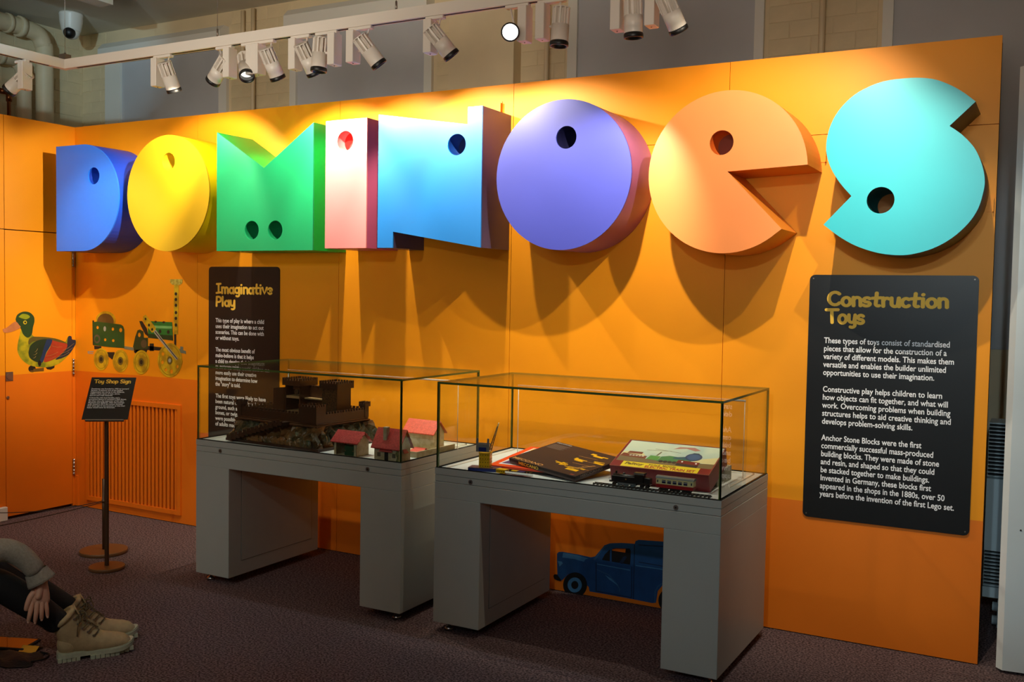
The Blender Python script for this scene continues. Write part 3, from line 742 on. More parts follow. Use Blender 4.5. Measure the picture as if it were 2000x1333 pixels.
# ------------------------------------------------------------------ toy castle
M_wood = mat('dark_stained_wood', (76, 46, 26), 0.4, noise=0.3, nscale=60)
M_wood2 = mat('dark_brown_card', (58, 34, 20), 0.45, noise=0.3, nscale=90)
M_cobble = mat('cobble_paper', (92, 66, 34), 0.5, col2=(40, 27, 16), nscale=150)
M_pale = mat('pale_bare_wood', (170, 140, 95), 0.6)
M_rock = mat('painted_rock', (66, 68, 46), 0.35, col2=(140, 96, 52), nscale=9, bump=0.6, bscale=50, detail=5)
fa = thing('toy_castle', 'dark brown wooden toy castle on a painted rock base', 'toy castle', (-1.985, -0.716, DZ), math.radians(-4))
# local: x 0..0.60 along the front, y 0..0.44 to the back
FW, FD = 0.60, 0.43
def merl(b, x0, y0, x1, y1, z, th, h, n):
    h = h*1.25
    dx, dy = x1-x0, y1-y0; L = math.hypot(dx, dy); ux_, uy_ = dx/L, dy/L
    M = Matrix(((ux_, -uy_, 0, x0), (uy_, ux_, 0, y0), (0, 0, 1, 0), (0, 0, 0, 1)))
    p = L/(n-0.5)
    for i in range(n): b.box(i*p, i*p+p*0.5, -th/2, th/2, z, z+h, M=M)
def cwall(b, x0, y0, x1, y1, z0, z1, th=0.008, n=None, h=0.008):
    dx, dy = x1-x0, y1-y0; L = math.hypot(dx, dy); ux_, uy_ = dx/L, dy/L
    M = Matrix(((ux_, -uy_, 0, x0), (uy_, ux_, 0, y0), (0, 0, 1, 0), (0, 0, 0, 1)))
    b.box(0, L, -th/2, th/2, z0, z1, M=M)
    merl(b, x0, y0, x1, y1, z1, th, h, n or max(3, int(L/0.02)))
b = MB(); b.box(-0.01, FW, -0.005, FD, 0, 0.012); b.build('base_board', M_wood2, fa)
# rock: rumpled skirt from base to platform
rnd = random.Random(5)
def rockwave(t, z):
    return 0.012*math.sin(t*37+z*60)+0.010*math.sin(t*71+2+z*30)+0.006*math.sin(t*150+z*90)
rings = []
per = [(0.005, 0.01), (FW-0.015, 0.01), (FW-0.015, FD-0.01), (0.005, FD-0.01)]
segs = 40
for zi in range(7):
    z = 0.012+0.096*zi/6; ins = 0.0+0.030*(zi/6)**2; ring = []
    for s in range(4):
        a = per[s]; c = per[(s+1) % 4]
        for i in range(segs):
            k = i/segs; x = a[0]+(c[0]-a[0])*k; y = a[1]+(c[1]-a[1])*k
            nx, ny = (0, -1) if s == 0 else (1, 0) if s == 1 else (0, 1) if s == 2 else (-1, 0)
            d = -ins-0.006+rockwave(s+k, z)+rnd.uniform(-0.003, 0.003)
            d = min(d, 0.012)
            ring.append((x+nx*d, y+ny*d, z+rnd.uniform(-0.003, 0.003)*(0 < zi < 6)))
    rings.append(ring)
b = MB(); b.loft(rings, smooth=False); b.build('rock_base', M_rock, fa)
# boulders low at the front
b = MB()
for i in range(16):
    x = 0.11+0.028*i+rnd.uniform(-.006, .006); rr = rnd.uniform(0.013, 0.024)
    b.sphere((x, 0.006, 0.012+rr*0.6), rr, 5, sc=(1, 0.5, rnd.uniform(0.8, 1.5)))
for i in range(len(b.v)):
    b.v[i] = (b.v[i][0]+rnd.uniform(-.002, .002), b.v[i][1]+rnd.uniform(-.002, .002), b.v[i][2]+rnd.uniform(-.002, .002))
b.sm = [False]*len(b.sm); b.build('front_rocks', M_rock, fa)
PZ = 0.115
x0p, x1p, y0p, y1p = 0.03, FW-0.035, 0.02, FD-0.04
b = MB(); b.bbox(x0p, x1p, y0p, y1p, 0.104, PZ-0.002, 0.002); b.bbox(x0p+.006, x1p-.006, y0p+.006, y1p-.006, PZ-0.002, PZ+0.006, 0.002); b.build('platform', M_wood, fa)
wz = 0.160
b = MB(); cwall(b, x0p+.012, y0p+.012, x1p-.09, y0p+.012, PZ+.006, wz, n=20); b.build('front_wall', M_wood2, fa)
b = MB(); cwall(b, x1p-.012, y0p+.06, x1p-.012, y1p-.02, PZ+.006, wz, n=16); b.build('side_wall', M_wood2, fa)
b = MB(); cwall(b, x0p+.012, y0p+.012, x0p+.012, y1p-.012, PZ+.006, wz, n=16); b.build('side_wall', M_cobble, fa)
b = MB(); cwall(b, x0p+.012, y1p-.012, x1p-.02, y1p-.012, PZ+.006, wz, n=22); b.build('back_wall', M_wood2, fa)
b = MB(); b.box(x1p-.115, x1p-.004, y0p+.002, y0p+.065, PZ+.006, 0.198); merl(b, x1p-.115, y0p+.004, x1p-.004, y0p+.004, 0.198, 0.006, 0.008, 6); merl(b, x1p-.006, y0p+.008, x1p-.006, y0p+.06, 0.198, 0.006, 0.008, 4); merl(b, x1p-.115, y0p+.062, x1p-.004, y0p+.062, 0.198, 0.006, 0.008, 6); b.build('gatehouse', M_wood2, fa)
def tower(b, cx, cy, s, z0, z1, cap, capw, n=5):
    b.box(cx-s, cx+s, cy-s, cy+s, z0, z1-cap)
    c = s+capw; b.box(cx-c, cx+c, cy-c, cy+c, z1-cap, z1-0.008)
    for a in ((cx-c, cy-c+.003, cx+c, cy-c+.003), (cx-c, cy+c-.003, cx+c, cy+c-.003), (cx-c+.003, cy-c+.007, cx-c+.003, cy+c-.007), (cx+c-.003, cy-c+.007, cx+c-.003, cy+c-.007)): merl(b, *a, z1-0.008, 0.006, 0.008, n)
def turret(cx, cy):
    b = MB(); tower(b, cx, cy, 0.014, PZ+.006, 0.196, 0.022, 0.006, 3); b.build('corner_turret', M_wood2, fa)
turret(x1p-.02, y1p-.02); turret(x0p+.02, y1p-.02); turret(x0p+.02, y0p+.02)
# keep: open-fronted left tower, linking block, cobbled right tower
tx, ty = 0.246, 0.235
b = MB()
s = 0.050; z0, z1 = PZ+.006, 0.302
b.box(tx-s, tx-s+.006, ty-s, ty+s, z0, z1-.03); b.box(tx+s-.006, tx+s, ty-s, ty+s, z0, z1-.03); b.box(tx-s, tx+s, ty+s-.006, ty+s, z0, z1-.03); b.box(tx+0.004, tx+s, ty-s, ty-s+.005, z0+.13, z1-.03)
c = s+.010; b.box(tx-c, tx+c, ty-c, ty+c, z1-.034, z1-.008)
for a in ((tx-c, ty-c+.003, tx+c, ty-c+.003), (tx-c, ty+c-.003, tx+c, ty+c-.003), (tx-c+.003, ty-c+.007, tx-c+.003, ty+c-.007), (tx+c-.003, ty-c+.007, tx+c-.003, ty+c-.007)): merl(b, *a, z1-0.008, 0.006, 0.009, 7)
b.build('left_tower', M_wood, fa)
b = MB()
for z in (z0+.012, z0+.085): b.box(tx-s+.006, tx+s-.006, ty-s+.002, ty+s-.006, z, z+.012)
b.build('tower_shelf', M_pale, fa)
b = MB(); M_ = Matrix.Translation((tx-s, ty-s, 0))@Matrix.Rotation(math.radians(-112), 4, 'Z'); b.box(0, 0.062, -0.002, 0.002, z0, z1-.045, M=M_); b.build('tower_door', M_wood, fa)
b = MB(); b.cyl((tx+0.030, ty-s-.001, z1-.062), (tx+.030, ty-s-.006, z1-.062), 0.013, n=20); b.build('round_window', M_pale if False else M_cobble, fa)
rx, ry = 0.468, 0.255; s2 = 0.048
b = MB(); tower(b, rx, ry, s2, PZ+.006, 0.300, 0.034, 0.010, 7); b.build('right_tower', M_wood2, fa)
b = MB(); b.box(rx-s2+.002, rx+s2-.002, ry-s2-.002, ry-s2, PZ+.006, 0.265); b.build('cobbled_face', M_cobble, fa)
b = MB(); cwall(b, tx+s, ty+.03, rx-s2, ry-.01, PZ+.006, 0.258, th=.03, n=9); b.build('linking_block', M_wood, fa)
b = MB(); b.box(tx+s, rx-s2, ty-.02, ty+.015, 0.205, 0.211); b.build('balcony', M_pale, fa)
# ramp down the front to the left
b = MB()
rp = []
for i in range(13):
    k = i/12; x = x0p-.005+(x1p-.20-x0p)*k; z = 0.020+0.100*k
    b.box(x, x+.033, -0.030, 0.018, z-.014, z)
    b.box(x, x+.018, -0.034, -0.030, z-.014, z+.014); b.box(x+.018, x+.034, -0.034, -0.030, z-.014, z+.007)
for q in range(len(b.v)): b.v[q] = (b.v[q][0], b.v[q][1]+0.004, b.v[q][2])
b.build('ramp', M_wood2, fa)

# ------------------------------------------------------------------ toy farm houses
M_card = mat('cream_card', (190, 182, 150), 0.7, col2=(168, 158, 122), nscale=40)
M_red = mat('red_tile_print', (178, 62, 58), 0.35, noise=0.25, nscale=120)
M_red2 = mat('coral_tile_print', (214, 84, 66), 0.45, noise=0.2, nscale=120)
M_dred = mat('dark_red_print', (150, 38, 36), 0.45)
M_green = mat('dark_green_door', (18, 72, 44), 0.4)
M_mint = mat('mint_card', (120, 170, 140), 0.6)
M_ivy = mat('ivy_print', (72, 84, 34), 0.7, col2=(120, 120, 70), nscale=90)
def roof(b, x0, x1, y0, y1, ze, zr, over, th=0.0025, M=None, ey=0.010):
    """gable roof, ridge along x"""
    ym = (y0+y1)/2; sl = (zr-ze)/(ym-y0)
    for s in (-1, 1):
        ye = y0-ey if s < 0 else y1+ey; zee = ze-sl*ey
        pts = [(ye, zee), (ym, zr), (ym, zr+th*1.6), (ye, zee+th*1.6)]
        b.prism(pts, lambda p, z, d: (d, p, z), x0-over, x1+over)
def tile_rows(b, x0, x1, y0, y1, ze, zr, over, nrow, step, ey=0.010):
    ym = (y0+y1)/2; sl = (zr-ze)/(ym-y0); L = ym-(y0-ey)
    ang = math.atan(sl); rr = random.Random(3)
    for s in (-1, 1):
        for r_ in range(nrow):
            ya = y0-ey+L*r_/nrow; yb = ya+L/nrow*0.92; x = x0-over+(step/2 if r_ % 2 else 0)
            while x < x1+over-step*0.5:
                if rr.random() < 0.8:
                    za = ze+sl*(ya-y0)+.0042; zb = ze+sl*(yb-y0)+.0042
                    Y = lambda v: v if s < 0 else 2*ym-v
                    b.add([(x+.0006, Y(ya), za+.0006), (x+step-.0006, Y(ya), za+.0006), (x+step-.0006, Y(yb), zb), (x+.0006, Y(yb), zb)], [(0, 1, 2, 3)])
                x += step
def housebody(b, x0, x1, y0, y1, z0, ze, zr, t=0.002, openfront=False):
    ym = (y0+y1)/2
    gab = [(y0, z0), (y1, z0), (y1, ze), (ym, zr), (y0, ze)]
    for x in (x0, x1-t): b.prism(gab, lambda p, z, d: (d, p, z), x, x+t)
    b.box(x0+t, x1-t, y1-t, y1, z0, ze)
    if not openfront: b.box(x0+t, x1-t, y0, y0+t, z0, ze)
sh = thing('toy_shed', 'small open-fronted toy garage with shiny red roof before the castle', 'toy house', (-1.298, -0.760, DZ), math.radians(-2))
b = MB(); housebody(b, 0, .128, 0, .085, 0, .064, .100, openfront=True); b.box(0, .128, 0, .085, 0, 0.002); b.box(0, .012, 0, .002, 0, .066); b.box(.114, .128, 0, .002, 0, .066); b.build('walls', M_card, sh)
b = MB(); b.box(.003, .125, .080, .0825, .003, .062); b.build('mint_lining', M_mint, sh)
M_redg = mat('shiny_red_tile_print', (186, 72, 70), 0.22, noise=0.3, nscale=160)
b = MB(); roof(b, 0, .128, 0, .085, .066, .104, .014); b.build('roof', M_redg, sh)
b = MB(); tile_rows(b, 0, .128, 0, .085, .066, .104, .014, 7, .013); b.build('roof_tiles', M_redg, sh, kind='stuff')
b = MB(); b.box(.060, .113, .001, .004, .003, .046); db = b.build('door', M_green, sh)
b = MB(); b.cyl((.064, .0005, .024), (.064, -.0005, .024), .003, n=10); b.cyl((.108, .0005, .024), (.108, -.0005, .024), .003, n=10); b.build('door_ring', M_brass, db)
def house(name, label, x, y, rz, W, D, ze, zr, mroof, windows=True, chim=True):
    t = thing('toy_house', label, 'toy house', (x, y, DZ), math.radians(rz))
    b = MB(); housebody(b, 0, W, 0, D, 0, ze, zr); b.build('walls', M_card, t)
    b = MB(); roof(b, 0, W, 0, D, ze+.001, zr+.003, .012); b.build('roof', mroof, t)
    b = MB(); tile_rows(b, 0, W, 0, D, ze+.001, zr+.003, .012, 8, .014); b.build('roof_tiles', mroof, t, kind='stuff')
    if chim:
        b = MB(); b.box(W*.30, W*.30+.018, D*.12, D*.12+.022, ze, zr+.012); b.box(W*.30-.001, W*.30+.019, D*.12-.001, D*.12+.023, zr+.012, zr+.014); b.build('chimney', M_card, t)
    if windows:
        b = MB(); b.box(W*.42, W*.42+.020, -.0012, 0, 0, .040); b.build('door', M_dk, t)
        for wx in (W*.12, W*.72):
            b = MB(); b.box(wx, wx+.020, -.0010, 0, .014, .036); wo = b.build('window', M_card, t)
            b = MB()
            for i in range(3): b.box(wx+.002+i*.006, wx+.006+i*.006, -.0016, -.0010, .016, .034)
            b.build('pane', M_dk, wo)
        b = MB(); b.prism([(W*.22, .040), (W*.78, .040), (W*.70, .054), (W*.30, .054)], lambda p, z, d: (p, d-(.054-z)*.6, z), -.002, 0); b.build('porch_roof', M_dred, t)
        b = MB(); b.prism([(W*.88, 0), (W-.001, 0), (W-.001, .06), (W*.93, .058), (W*.86, .035), (W*.92, .02)], lambda p, z, d: (p, d, z), -.0012, 0); b.build('ivy', M_ivy, t)
        b = MB(); b.prism([(.018, .036), (.052, .036), (.046, .052), (.024, .052)], lambda p, z, d: (W+.001+d+(.052-z)*.7, p, z), 0, .002); b.build('side_porch_roof', M_dred, t)
    return t
house('h', 'toy cottage with red roof, chimney and porch by the front right glass corner', -1.073, -0.764, -2, .135, .080, .066, .130, M_red)
house('h', 'toy house with coral red roof standing behind the porched cottage', -1.165, -0.40, -4, .165, .085, .080, .125, M_red2, windows=False, chim=False)
gd = thing('toy_garden', 'cream walled toy farmyard beside the red-roofed houses', 'toy yard', (-1.135, -0.625, DZ), math.radians(-2))
b = MB(); b.box(0, .195, 0, .30, 0, .002); b.build('yard_floor', M_card, gd)
for q in ((0, .195, 0, .006), (.189, .195, .006, .30), (0, .006, .006, .20)):
    b = MB(); b.box(q[0], q[1], q[2], q[3], .002, .026); b.build('yard_wall', M_card, gd)
b = MB()
for r_ in range(3):
    for c_ in range(5): b.box(-.0008+.002+c_*.010+(r_ % 2)*.005, .009+c_*.010+(r_ % 2)*.005, -.0008, 0, .004+r_*.007, .009+r_*.007)
b.build('stone_print', M_dk, gd, kind='stuff')
b = MB(); b.prism([(.10, .012), (.185, .012), (.172, .028), (.112, .028)], lambda p, z, d: (p, d+(z-.012)*2.2, z), .06, .062)
b.prism([(.10, .012), (.185, .012), (.172, .028), (.112, .028)], lambda p, z, d: (p, d-(z-.012)*2.2, z), .135, .137)
b.box(.112, .172, .094, .102, .026, .029); b.box(.102, .183, .062, .134, .002, .012); b.build('lean_to_roof', M_red2, gd)

# ------------------------------------------------------------------ construction set crane
M_yel = mat('yellow_enamel', (232, 178, 16), 0.35)
M_blu = mat('blue_enamel', (22, 40, 112), 0.35)
M_zinc = mat('zinc_grey', (150, 150, 150), 0.35, metal=0.6)
M_ora = mat('orange_gloss_card', (226, 66, 26), 0.35)
cr = thing('toy_crane', 'yellow, grey and blue metal construction set crane model on navy base', 'toy crane', (-0.535, -0.725, DZ), math.radians(14))
b = MB(); b.bbox(-.066, .066, -.030, .030, 0.0, .012, .001); b.build('base', M_blu, cr)
M_plum = mat('plum_plate', (96, 70, 80), 0.5)
b = MB()
for i in range(8): b.box(-.066+i*.0165, -.066+i*.0165+.0155, -.030, .030, .012, .0145)
b.build('deck_plate', M_plum, cr)
b = MB()
for k in range(2):
    z = .0145+.030*k
    for s in (-1, 1):
        b.box(-.022, .022, s*.018-.001, s*.018+.001, z, z+.029); b.box(s*.022-.001, s*.022+.001, -.018, .018, z, z+.029)
b.build('tower', M_yel, cr)
b = MB()
for k in range(2):
    for ix in (-.016, -.006, .006, .016):
        for iz in (.006, .022): b.cyl((ix, -.0192, .0145+.03*k+iz), (ix, -.0196, .0145+.03*k+iz), .0020, n=8)
        for iz in (.006, .022): b.cyl((.0232, ix, .0145+.03*k+iz), (.0236, ix, .0145+.03*k+iz), .0020, n=8)
b.build('bolt', M_dk, cr, kind='stuff')
b = MB(); b.cyl((0, 0, .0745), (0, 0, .077), .029, n=24); b.build('turntable', M_yel, cr)
b = MB()
b.box(-.036, .020, -.018, -.016, .079, .112); b.box(-.036, .020, .016, .018, .079, .112); b.box(-.036, -.034, -.016, .016, .079, .112); b.box(.018, .020, -.016, .016, .079, .112)
for x in (-.031, .015):
    b.box(x-.004, x+.004, -.018, -.016, .112, .132); b.cyl((x, -.018, .132), (x, -.016, .132), .004, n=12)
b.build('cabin', M_zinc, cr)
b = MB(); b.box(-.024, .008, -.0192, -.018, .081, .098); b.build('blue_plate', M_blu, cr)
b = MB()
A = Vector((.020, -.005, .085)); Bq = Vector((.052, .006, .200)); 
for off in (-.006, .006):
    o_ = Vector((-.4*off, off, 0))
    b.tube([A+o_+Vector((-.004, 0, 0)), Bq+o_*.5], .0012, 6); b.tube([A+o_+Vector((.006, 0, 0)), Bq+o_*.5+Vector((.002, 0, 0))], .0012, 6)
for i in range(9):
    k = i/9; P = A.lerp(Bq, k); Q = A.lerp(Bq, k+.1); b.tube([P+Vector((-.004*(1-k), -.006, 0)), Q+Vector((.005*(1-k), -.006, 0))], .0009, 5); b.tube([P+Vector((0, .006, 0)), Q+Vector((0, -.006, 0))], .0009, 5)
b.build('jib', M_brass, cr)

# ------------------------------------------------------------------ flat construction set boxes
ob = thing('toy_box', 'flat orange framed construction set box under the dark brown box', 'box', (-0.537, -0.690, DZ), math.radians(2))
ob.rotation_euler = (math.radians(3.2), 0, math.radians(2))
OW, OD = .34, .40
b = MB(); b.box(0, OW, 0, OD, 0, .014); b.build('tray', M_blackm, ob)
b = MB(); b.bbox(-.002, OW+.002, -.002, OD+.002, .010, .020, .001); b.build('lid', M_ora, ob)
b = MB(); b.box(.028, OW-.02, .030, OD-.03, .020, .0204); b.build('white_print', mat('white_card', (215, 220, 222), .5), ob)
b = MB(); b.prism([(.036, .20), (.20, .20), (.20, .36), (.036, .36)], lambda x, y, d: (x, y, d), .0204, .0207); b.build('yellow_print', M_yel, ob)
b = MB(); b.prism([(.034, .045), (.20, .045), (.16, .115), (.045, .125)], lambda x, y, d: (x, y, d), .0204, .0207); b.build('blue_print', M_blu, ob)
F0 = Vector((-0.110, -0.762, 0.717)); Lc = Vector((-0.469, -0.645, 0.741)); Rc = Vector((-0.020, -0.487, 0.759))
du = (F0-Lc).normalized(); dv_ = (Rc-F0); dv_ = (dv_-du*dv_.dot(du)).normalized(); dn = du.cross(dv_)
TH = .021
bb = thing('toy_box', 'dark brown construction set box with yellow crane models, tilted on top', 'box', (Lc.x, Lc.y, DZ))
MM = Matrix(((du.x, dv_.x, dn.x, Lc.x), (du.y, dv_.y, dn.y, Lc.y), (du.z, dv_.z, dn.z, Lc.z), (0, 0, 0, 1)))
M_brn = mat('dark_brown_gloss_card', (44, 30, 28), 0.5, spec=0.3)
BWd, BDp = .378, .292
b = MB(); b.bbox(0, BWd, 0, BDp, -TH*.62, 0, .0012, M=MM); b.build('lid', M_brn, bb, world=True)
b = MB(); b.box(.002, BWd-.002, .002, BDp-.002, -TH, -TH*.64, M=MM); b.build('tray', mat('brown_card_tray', (66, 40, 36), .4), bb, world=True)
M_tan = mat('tan_print', (196, 142, 74), 0.5)
M_dim = mat('dim_print', (110, 90, 78), 0.5)
sideM = MM@Matrix(((1, 0, 0, 0), (0, 0, -1, 0), (0, 1, 0, 0), (0, 0, 0, 1)))
place_text('lettering', 'MECCANO', M_tan, MM@Matrix.Translation((.012, .008, .0004)), .17, .020, bb, offset=.02)
place_text('lettering', 'MECCANO', M_gold, sideM@Matrix.Translation((.06, -.0165, .0006)), .115, .013, bb, offset=.025)
rM = MM@Matrix(((0, 0, 1, BWd), (1, 0, 0, 0), (0, 1, 0, 0), (0, 0, 0, 1)))
place_text('lettering', 'MECCANO', M_dim, rM@Matrix.Translation((.03, -.012, .0006)), .13, .010, bb, offset=.02)
place_text('lettering', 'MECCANO', mat('pale_print', (200, 195, 190), .5), MM@Matrix.Translation((.010, BDp-.016, .0004)), .085, .008, bb)
b = MB()
for i in range(8): b.box(.012, .012+.095-(i % 3)*.008, BDp-.036-i*.007, BDp-.033-i*.007, .0001, .0004, M=MM)
b.build('small_print', M_dim, bb, world=True)
b = MB()
def blob(cx, cy, parts):
    for (x, y, wx, wy, a) in parts:
        M = MM@Matrix.Translation((cx+x, cy+y, 0))@Matrix.Rotation(math.radians(a), 4, 'Z'); b.box(-wx/2, wx/2, -wy/2, wy/2, .0001, .0005, M=M)
blob(.22, .09, [(0, 0, .075, .006, -4), (0, 0, .05, .006, 25), (.005, -.004, .012, .034, 10), (.02, -.012, .022, .008, 20)])
blob(.31, .055, [(0, 0, .060, .020, 3), (-.01, .02, .05, .006, 12), (.03, .03, .022, .012, 0), (-.035, .018, .04, .005, 10)])
blob(.245, .165, [(0, 0, .045, .014, 0), (.01, -.012, .045, .010, 0), (-.018, .008, .012, .012, 0), (.03, .004, .02, .006, 10)])
blob(.285, .24, [(0, 0, .05, .016, 0), (-.035, .012, .026, .016, 0), (.03, .008, .03, .008, 0)])
blob(.345, .175, [(0, 0, .05, .014, 0), (-.01, .015, .05, .006, 10)])
b.build('yellow_model_print', M_yel, bb, world=True)
b = MB(); blob(.32, .10, [(0, 0, .0025, .11, -32), (.006, 0, .0025, .11, -34), (0, .01, .012, .002, 0), (0, -.02, .014, .002, 0)])
for k in range(4): blob(.26+.02*k, .205-.04*k, [(0, 0, .10, .0018, 4)])
b.build('line_print', M_tan, bb, world=True)
b = MB(); blob(0.352, 0.012, [(0, 0, .02, .012, 0)]); b.build('flame_print', mat('rust_print', (130, 50, 34), .5), bb, world=True)
# small clear stand with yellow plates at the front
ac = thing('acrylic_tray', 'clear acrylic block with yellow perforated plates in front of the boxes', 'tray', (-0.40, -0.748, DZ), math.radians(-3))
b = MB(); b.box(-.045, .09, -.015, .022, 0, .016); b.build('acrylic_block', glass_mat('acrylic', (.80, .80, .80), 1.0), ac)
b = MB(); b.box(-.062, -.02, -.016, .012, .0165, .019); b.box(-.062, -.02, -.018, -.016, .004, .019); b.build('yellow_plate', M_yel, ac)
b = MB()
for i in range(4): b.cyl((-.057+i*.0105, -.0181, .011), (-.057+i*.0105, -.0185, .011), .0022, n=8)
b.build('bolt', M_dk, ac)
b = MB(); b.box(.0, .03, -.005, .012, .0165, .018); b.build('yellow_plate', M_yel, ac)
b = MB(); b.box(.03, .06, -.005, .012, .0165, .018); b.build('blue_plate', M_blu, ac)

# ------------------------------------------------------------------ train set box
M_mar = mat('maroon_card', (122, 22, 26), 0.4, noise=0.12, nscale=30)
M_worn = mat('worn_card_edge', (150, 80, 60), 0.7)
bx = thing('toy_box', 'maroon electric train set box with painted locomotive lid', 'box', (0.0, -0.655, DZ))
AN = math.radians(19)
LM = Matrix.Translation((0.0, -0.655, DZ+.001))@Matrix.Rotation(AN, 4, 'X')
LW, LD, LH = .398, .225, .072
b = MB(); q = .003
b.box(0, LW, 0, q, 0, LH, M=LM); b.box(0, LW, LD-q, LD, 0, LH, M=LM); b.box(0, q, q, LD-q, 0, LH, M=LM); b.box(LW-q, LW, q, LD-q, 0, LH, M=LM); b.box(q, LW-q, q, LD-q, LH-q, LH, M=LM)
b.build('lid', M_mar, bx, world=True)
b = MB(); e = .0012
b.box(-e, LW+e, -e, e, LH-e, LH+e, M=LM); b.box(LW-e, LW+e, 0, LD, LH-e, LH+e, M=LM); b.box(-e, e, 0, LD, LH-e, LH+e, M=LM); b.box(-e, LW+e, LD-e, LD+e, LH-e, LH+e, M=LM)
b.build('worn_edge', M_worn, bx, world=True)
b = MB(); b.box(.012, LW-.012, .125, .315, .0, .058); b.build('inner_tray', mat('grey_board', (150, 142, 120), .7), bx)
# picture: layers on the lid
def pic(name, polys, m, h):
    b = MB()
    for p in polys: b.prism(p, lambda x, y, d: LM@Vector((x, y, LH+d)), .0001, h)
    return b.build(name, m, bx, world=True)
def sky_mat():
    m = mat('painted_sky', (196, 212, 190), 0.35, col2=(170, 196, 186), nscale=9)
    return m
pic('sky_print', [[(.008, .045), (LW-.004, .045), (LW-.004, LD-.004), (.008, LD-.004)]], sky_mat(), .0004)
pic('haze_print', [[(.008, .085), (.12, .082), (.10, .118), (.03, .128), (.008, .120)], [(.30, .085), (LW-.004, .085), (LW-.004, .14), (.34, .12)]], mat('haze_print', (214, 206, 150), .4), .0005)
pic('ground_print', [[(.008, .045), (LW-.004, .045), (LW-.004, .085), (.30, .080), (.15, .075), (.008, .088)]], mat('ground_print', (118, 104, 72), .4), .0005)
pic('station_print', [[(.030, .112), (.092, .112), (.092, .130), (.035, .130)], [(.008, .086), (.118, .078), (.118, .100), (.015, .112)]], mat('brown_print', (120, 62, 44), .4), .0006)
pic('carriage_window_print', [[(x, .093), (x+.009, .0925), (x+.009, .101), (x, .1015)] for x in (.045, .058, .071, .084, .097)], mat('pale_window_print', (196, 196, 176), .4), .0007)
pic('tender_print', [[(.122, .078), (.168, .072), (.172, .108), (.130, .110)]], mat('green_print', (84, 150, 72), .4), .0007)
pic('engine_print', [[(.168, .070), (.235, .066), (.30, .085), (.30, .122), (.24, .116), (.205, .120), (.175, .108)]], mat('green_print_engine', (60, 128, 78), .4), .0007)
pic('boiler_print', [[(.225, .098), (.285, .100), (.285, .128), (.225, .112)]], mat('teal_print', (30, 92, 108), .4), .0008)
pic('smokebox_print', [circle(.300, .126, .033, 28, ry=.031)], mat('blue_black_print', (36, 66, 100), .4), .0010)
pic('smokebox_print', [circle(.300, .126, .026, 28, ry=.024)], mat('blue_print', (52, 92, 132), .4), .0011)
pic('chimney_print', [[(.285, .150), (.318, .150), (.312, .160), (.290, .160)]], mat('teal_dark_print', (30, 62, 84), .4), .0011)
pic('buffer_print', [[(.245, .068), (.335, .060), (.338, .086), (.25, .094)]], mat('dark_red_buffer_print', (112, 30, 28), .4), .0012)
pic('wheel_print', [circle(x, .070, .0085, 16) for x in (.185, .203, .221, .239)]+[[(.25, .052), (.335, .046), (.338, .062), (.25, .068)]], mat('charcoal_print', (46, 44, 42), .4), .0013)
pic('lamp_print', [circle(.268, .081, .004, 12), circle(.325, .076, .004, 12)], M_text, .0015)
pic('steam_print', [[(.20, .178), (.25, .192), (.29, .176), (.31, .185), (.28, .205), (.22, .200)]], mat('pinkish_steam_print', (170, 120, 112), .4), .0006)
pic('tree_print', [[(.150, .112), (.158, .112), (.166, .145), (.160, .146)], [(.10, .150), (.20, .158), (.20, .160), (.10, .152)], [(.13, .165), (.24, .150), (.24, .152), (.13, .167)]], mat('branch_print', (110, 104, 78), .4), .0006)
pic('maroon_border', [[(0.001, 0.001), (LW-.001, 0.001), (LW-.001, .046), (0.001, .046)]], M_mar, .0006)
pic('banner', [[(.042, .003), (.352, .003), (.352, .044), (.042, .044)]], mat('banner_yellow', (232, 206, 30), .45), .0008)
M_ink = mat('dark_ink', (70, 20, 18), .5); M_rink = mat('red_ink', (176, 40, 26), .5)
place_text('lettering', 'Palitoy', M_ink, LM@Matrix.Translation((.054, .014, LH+.0010)), .076, .024, bx, offset=.02, shear=.2)
place_text('lettering', 'SCALE  MODEL', M_ink, LM@Matrix.Translation((.150, .028, LH+.0010)), .112, .010, bx, offset=.01)
place_text('lettering', 'ELECTRIC TRAIN SET', M_rink, LM@Matrix.Translation((.140, .007, LH+.0010)), .200, .018, bx, offset=.03)
# track, locomotive, coach
M_loco = mat('black_plastic', (20, 18, 17), 0.35)
M_rail = mat('dark_rail', (52, 46, 40), 0.4, metal=0.4)
TY0 = -0.737
tr = thing('toy_track', 'dark model railway track along the front glass of the right case', 'track', (0.2, TY0, DZ))
b = MB()
for s in (-1, 1): b.box(-.24, .225, s*.009-.001, s*.009+.001, .0035, .0065)
b.build('rail', M_rail, tr)
sl = None
for i in range(30):
    if sl is None: q = MB(); q.box(-.003, .003, -.016, .016, 0, .0034); sl = q.mesh('sleeper', M_rail)
    o = put('sleeper', sl, tr); o.location = (-.235+i*.0158, 0, 0)
lo = thing('toy_locomotive', 'black toy tank locomotive on the track before the maroon box', 'toy train', (0.115, TY0, DZ+.0065))
def wheel(b, x, y0, r): b.cyl((x, y0, r), (x, y0-.0025, r), r, n=20); b.cyl((x, y0-.0025, r), (x, y0-.0035, r), r*.25, n=10)
b = MB(); b.bbox(-.078, .080, -.014, .014, .014, .020, .001); b.bbox(-.075, .045, -.0145, -.006, .020, .038, .001); b.bbox(-.075, .045, .006, .0145, .020, .038, .001)
b.cyl((-.072, 0, .034), (.045, 0, .034), .011, n=20); b.build('body', M_loco, lo)
b = MB(); b.bbox(.018, .052, -.0155, .0155, .020, .052, .001)
b.prism([(-.0165, .050), (.0165, .050), (.012, .056), (-.012, .056)], lambda p, z, d: (d, p, z), .014, .056); b.build('cab', M_loco, lo)
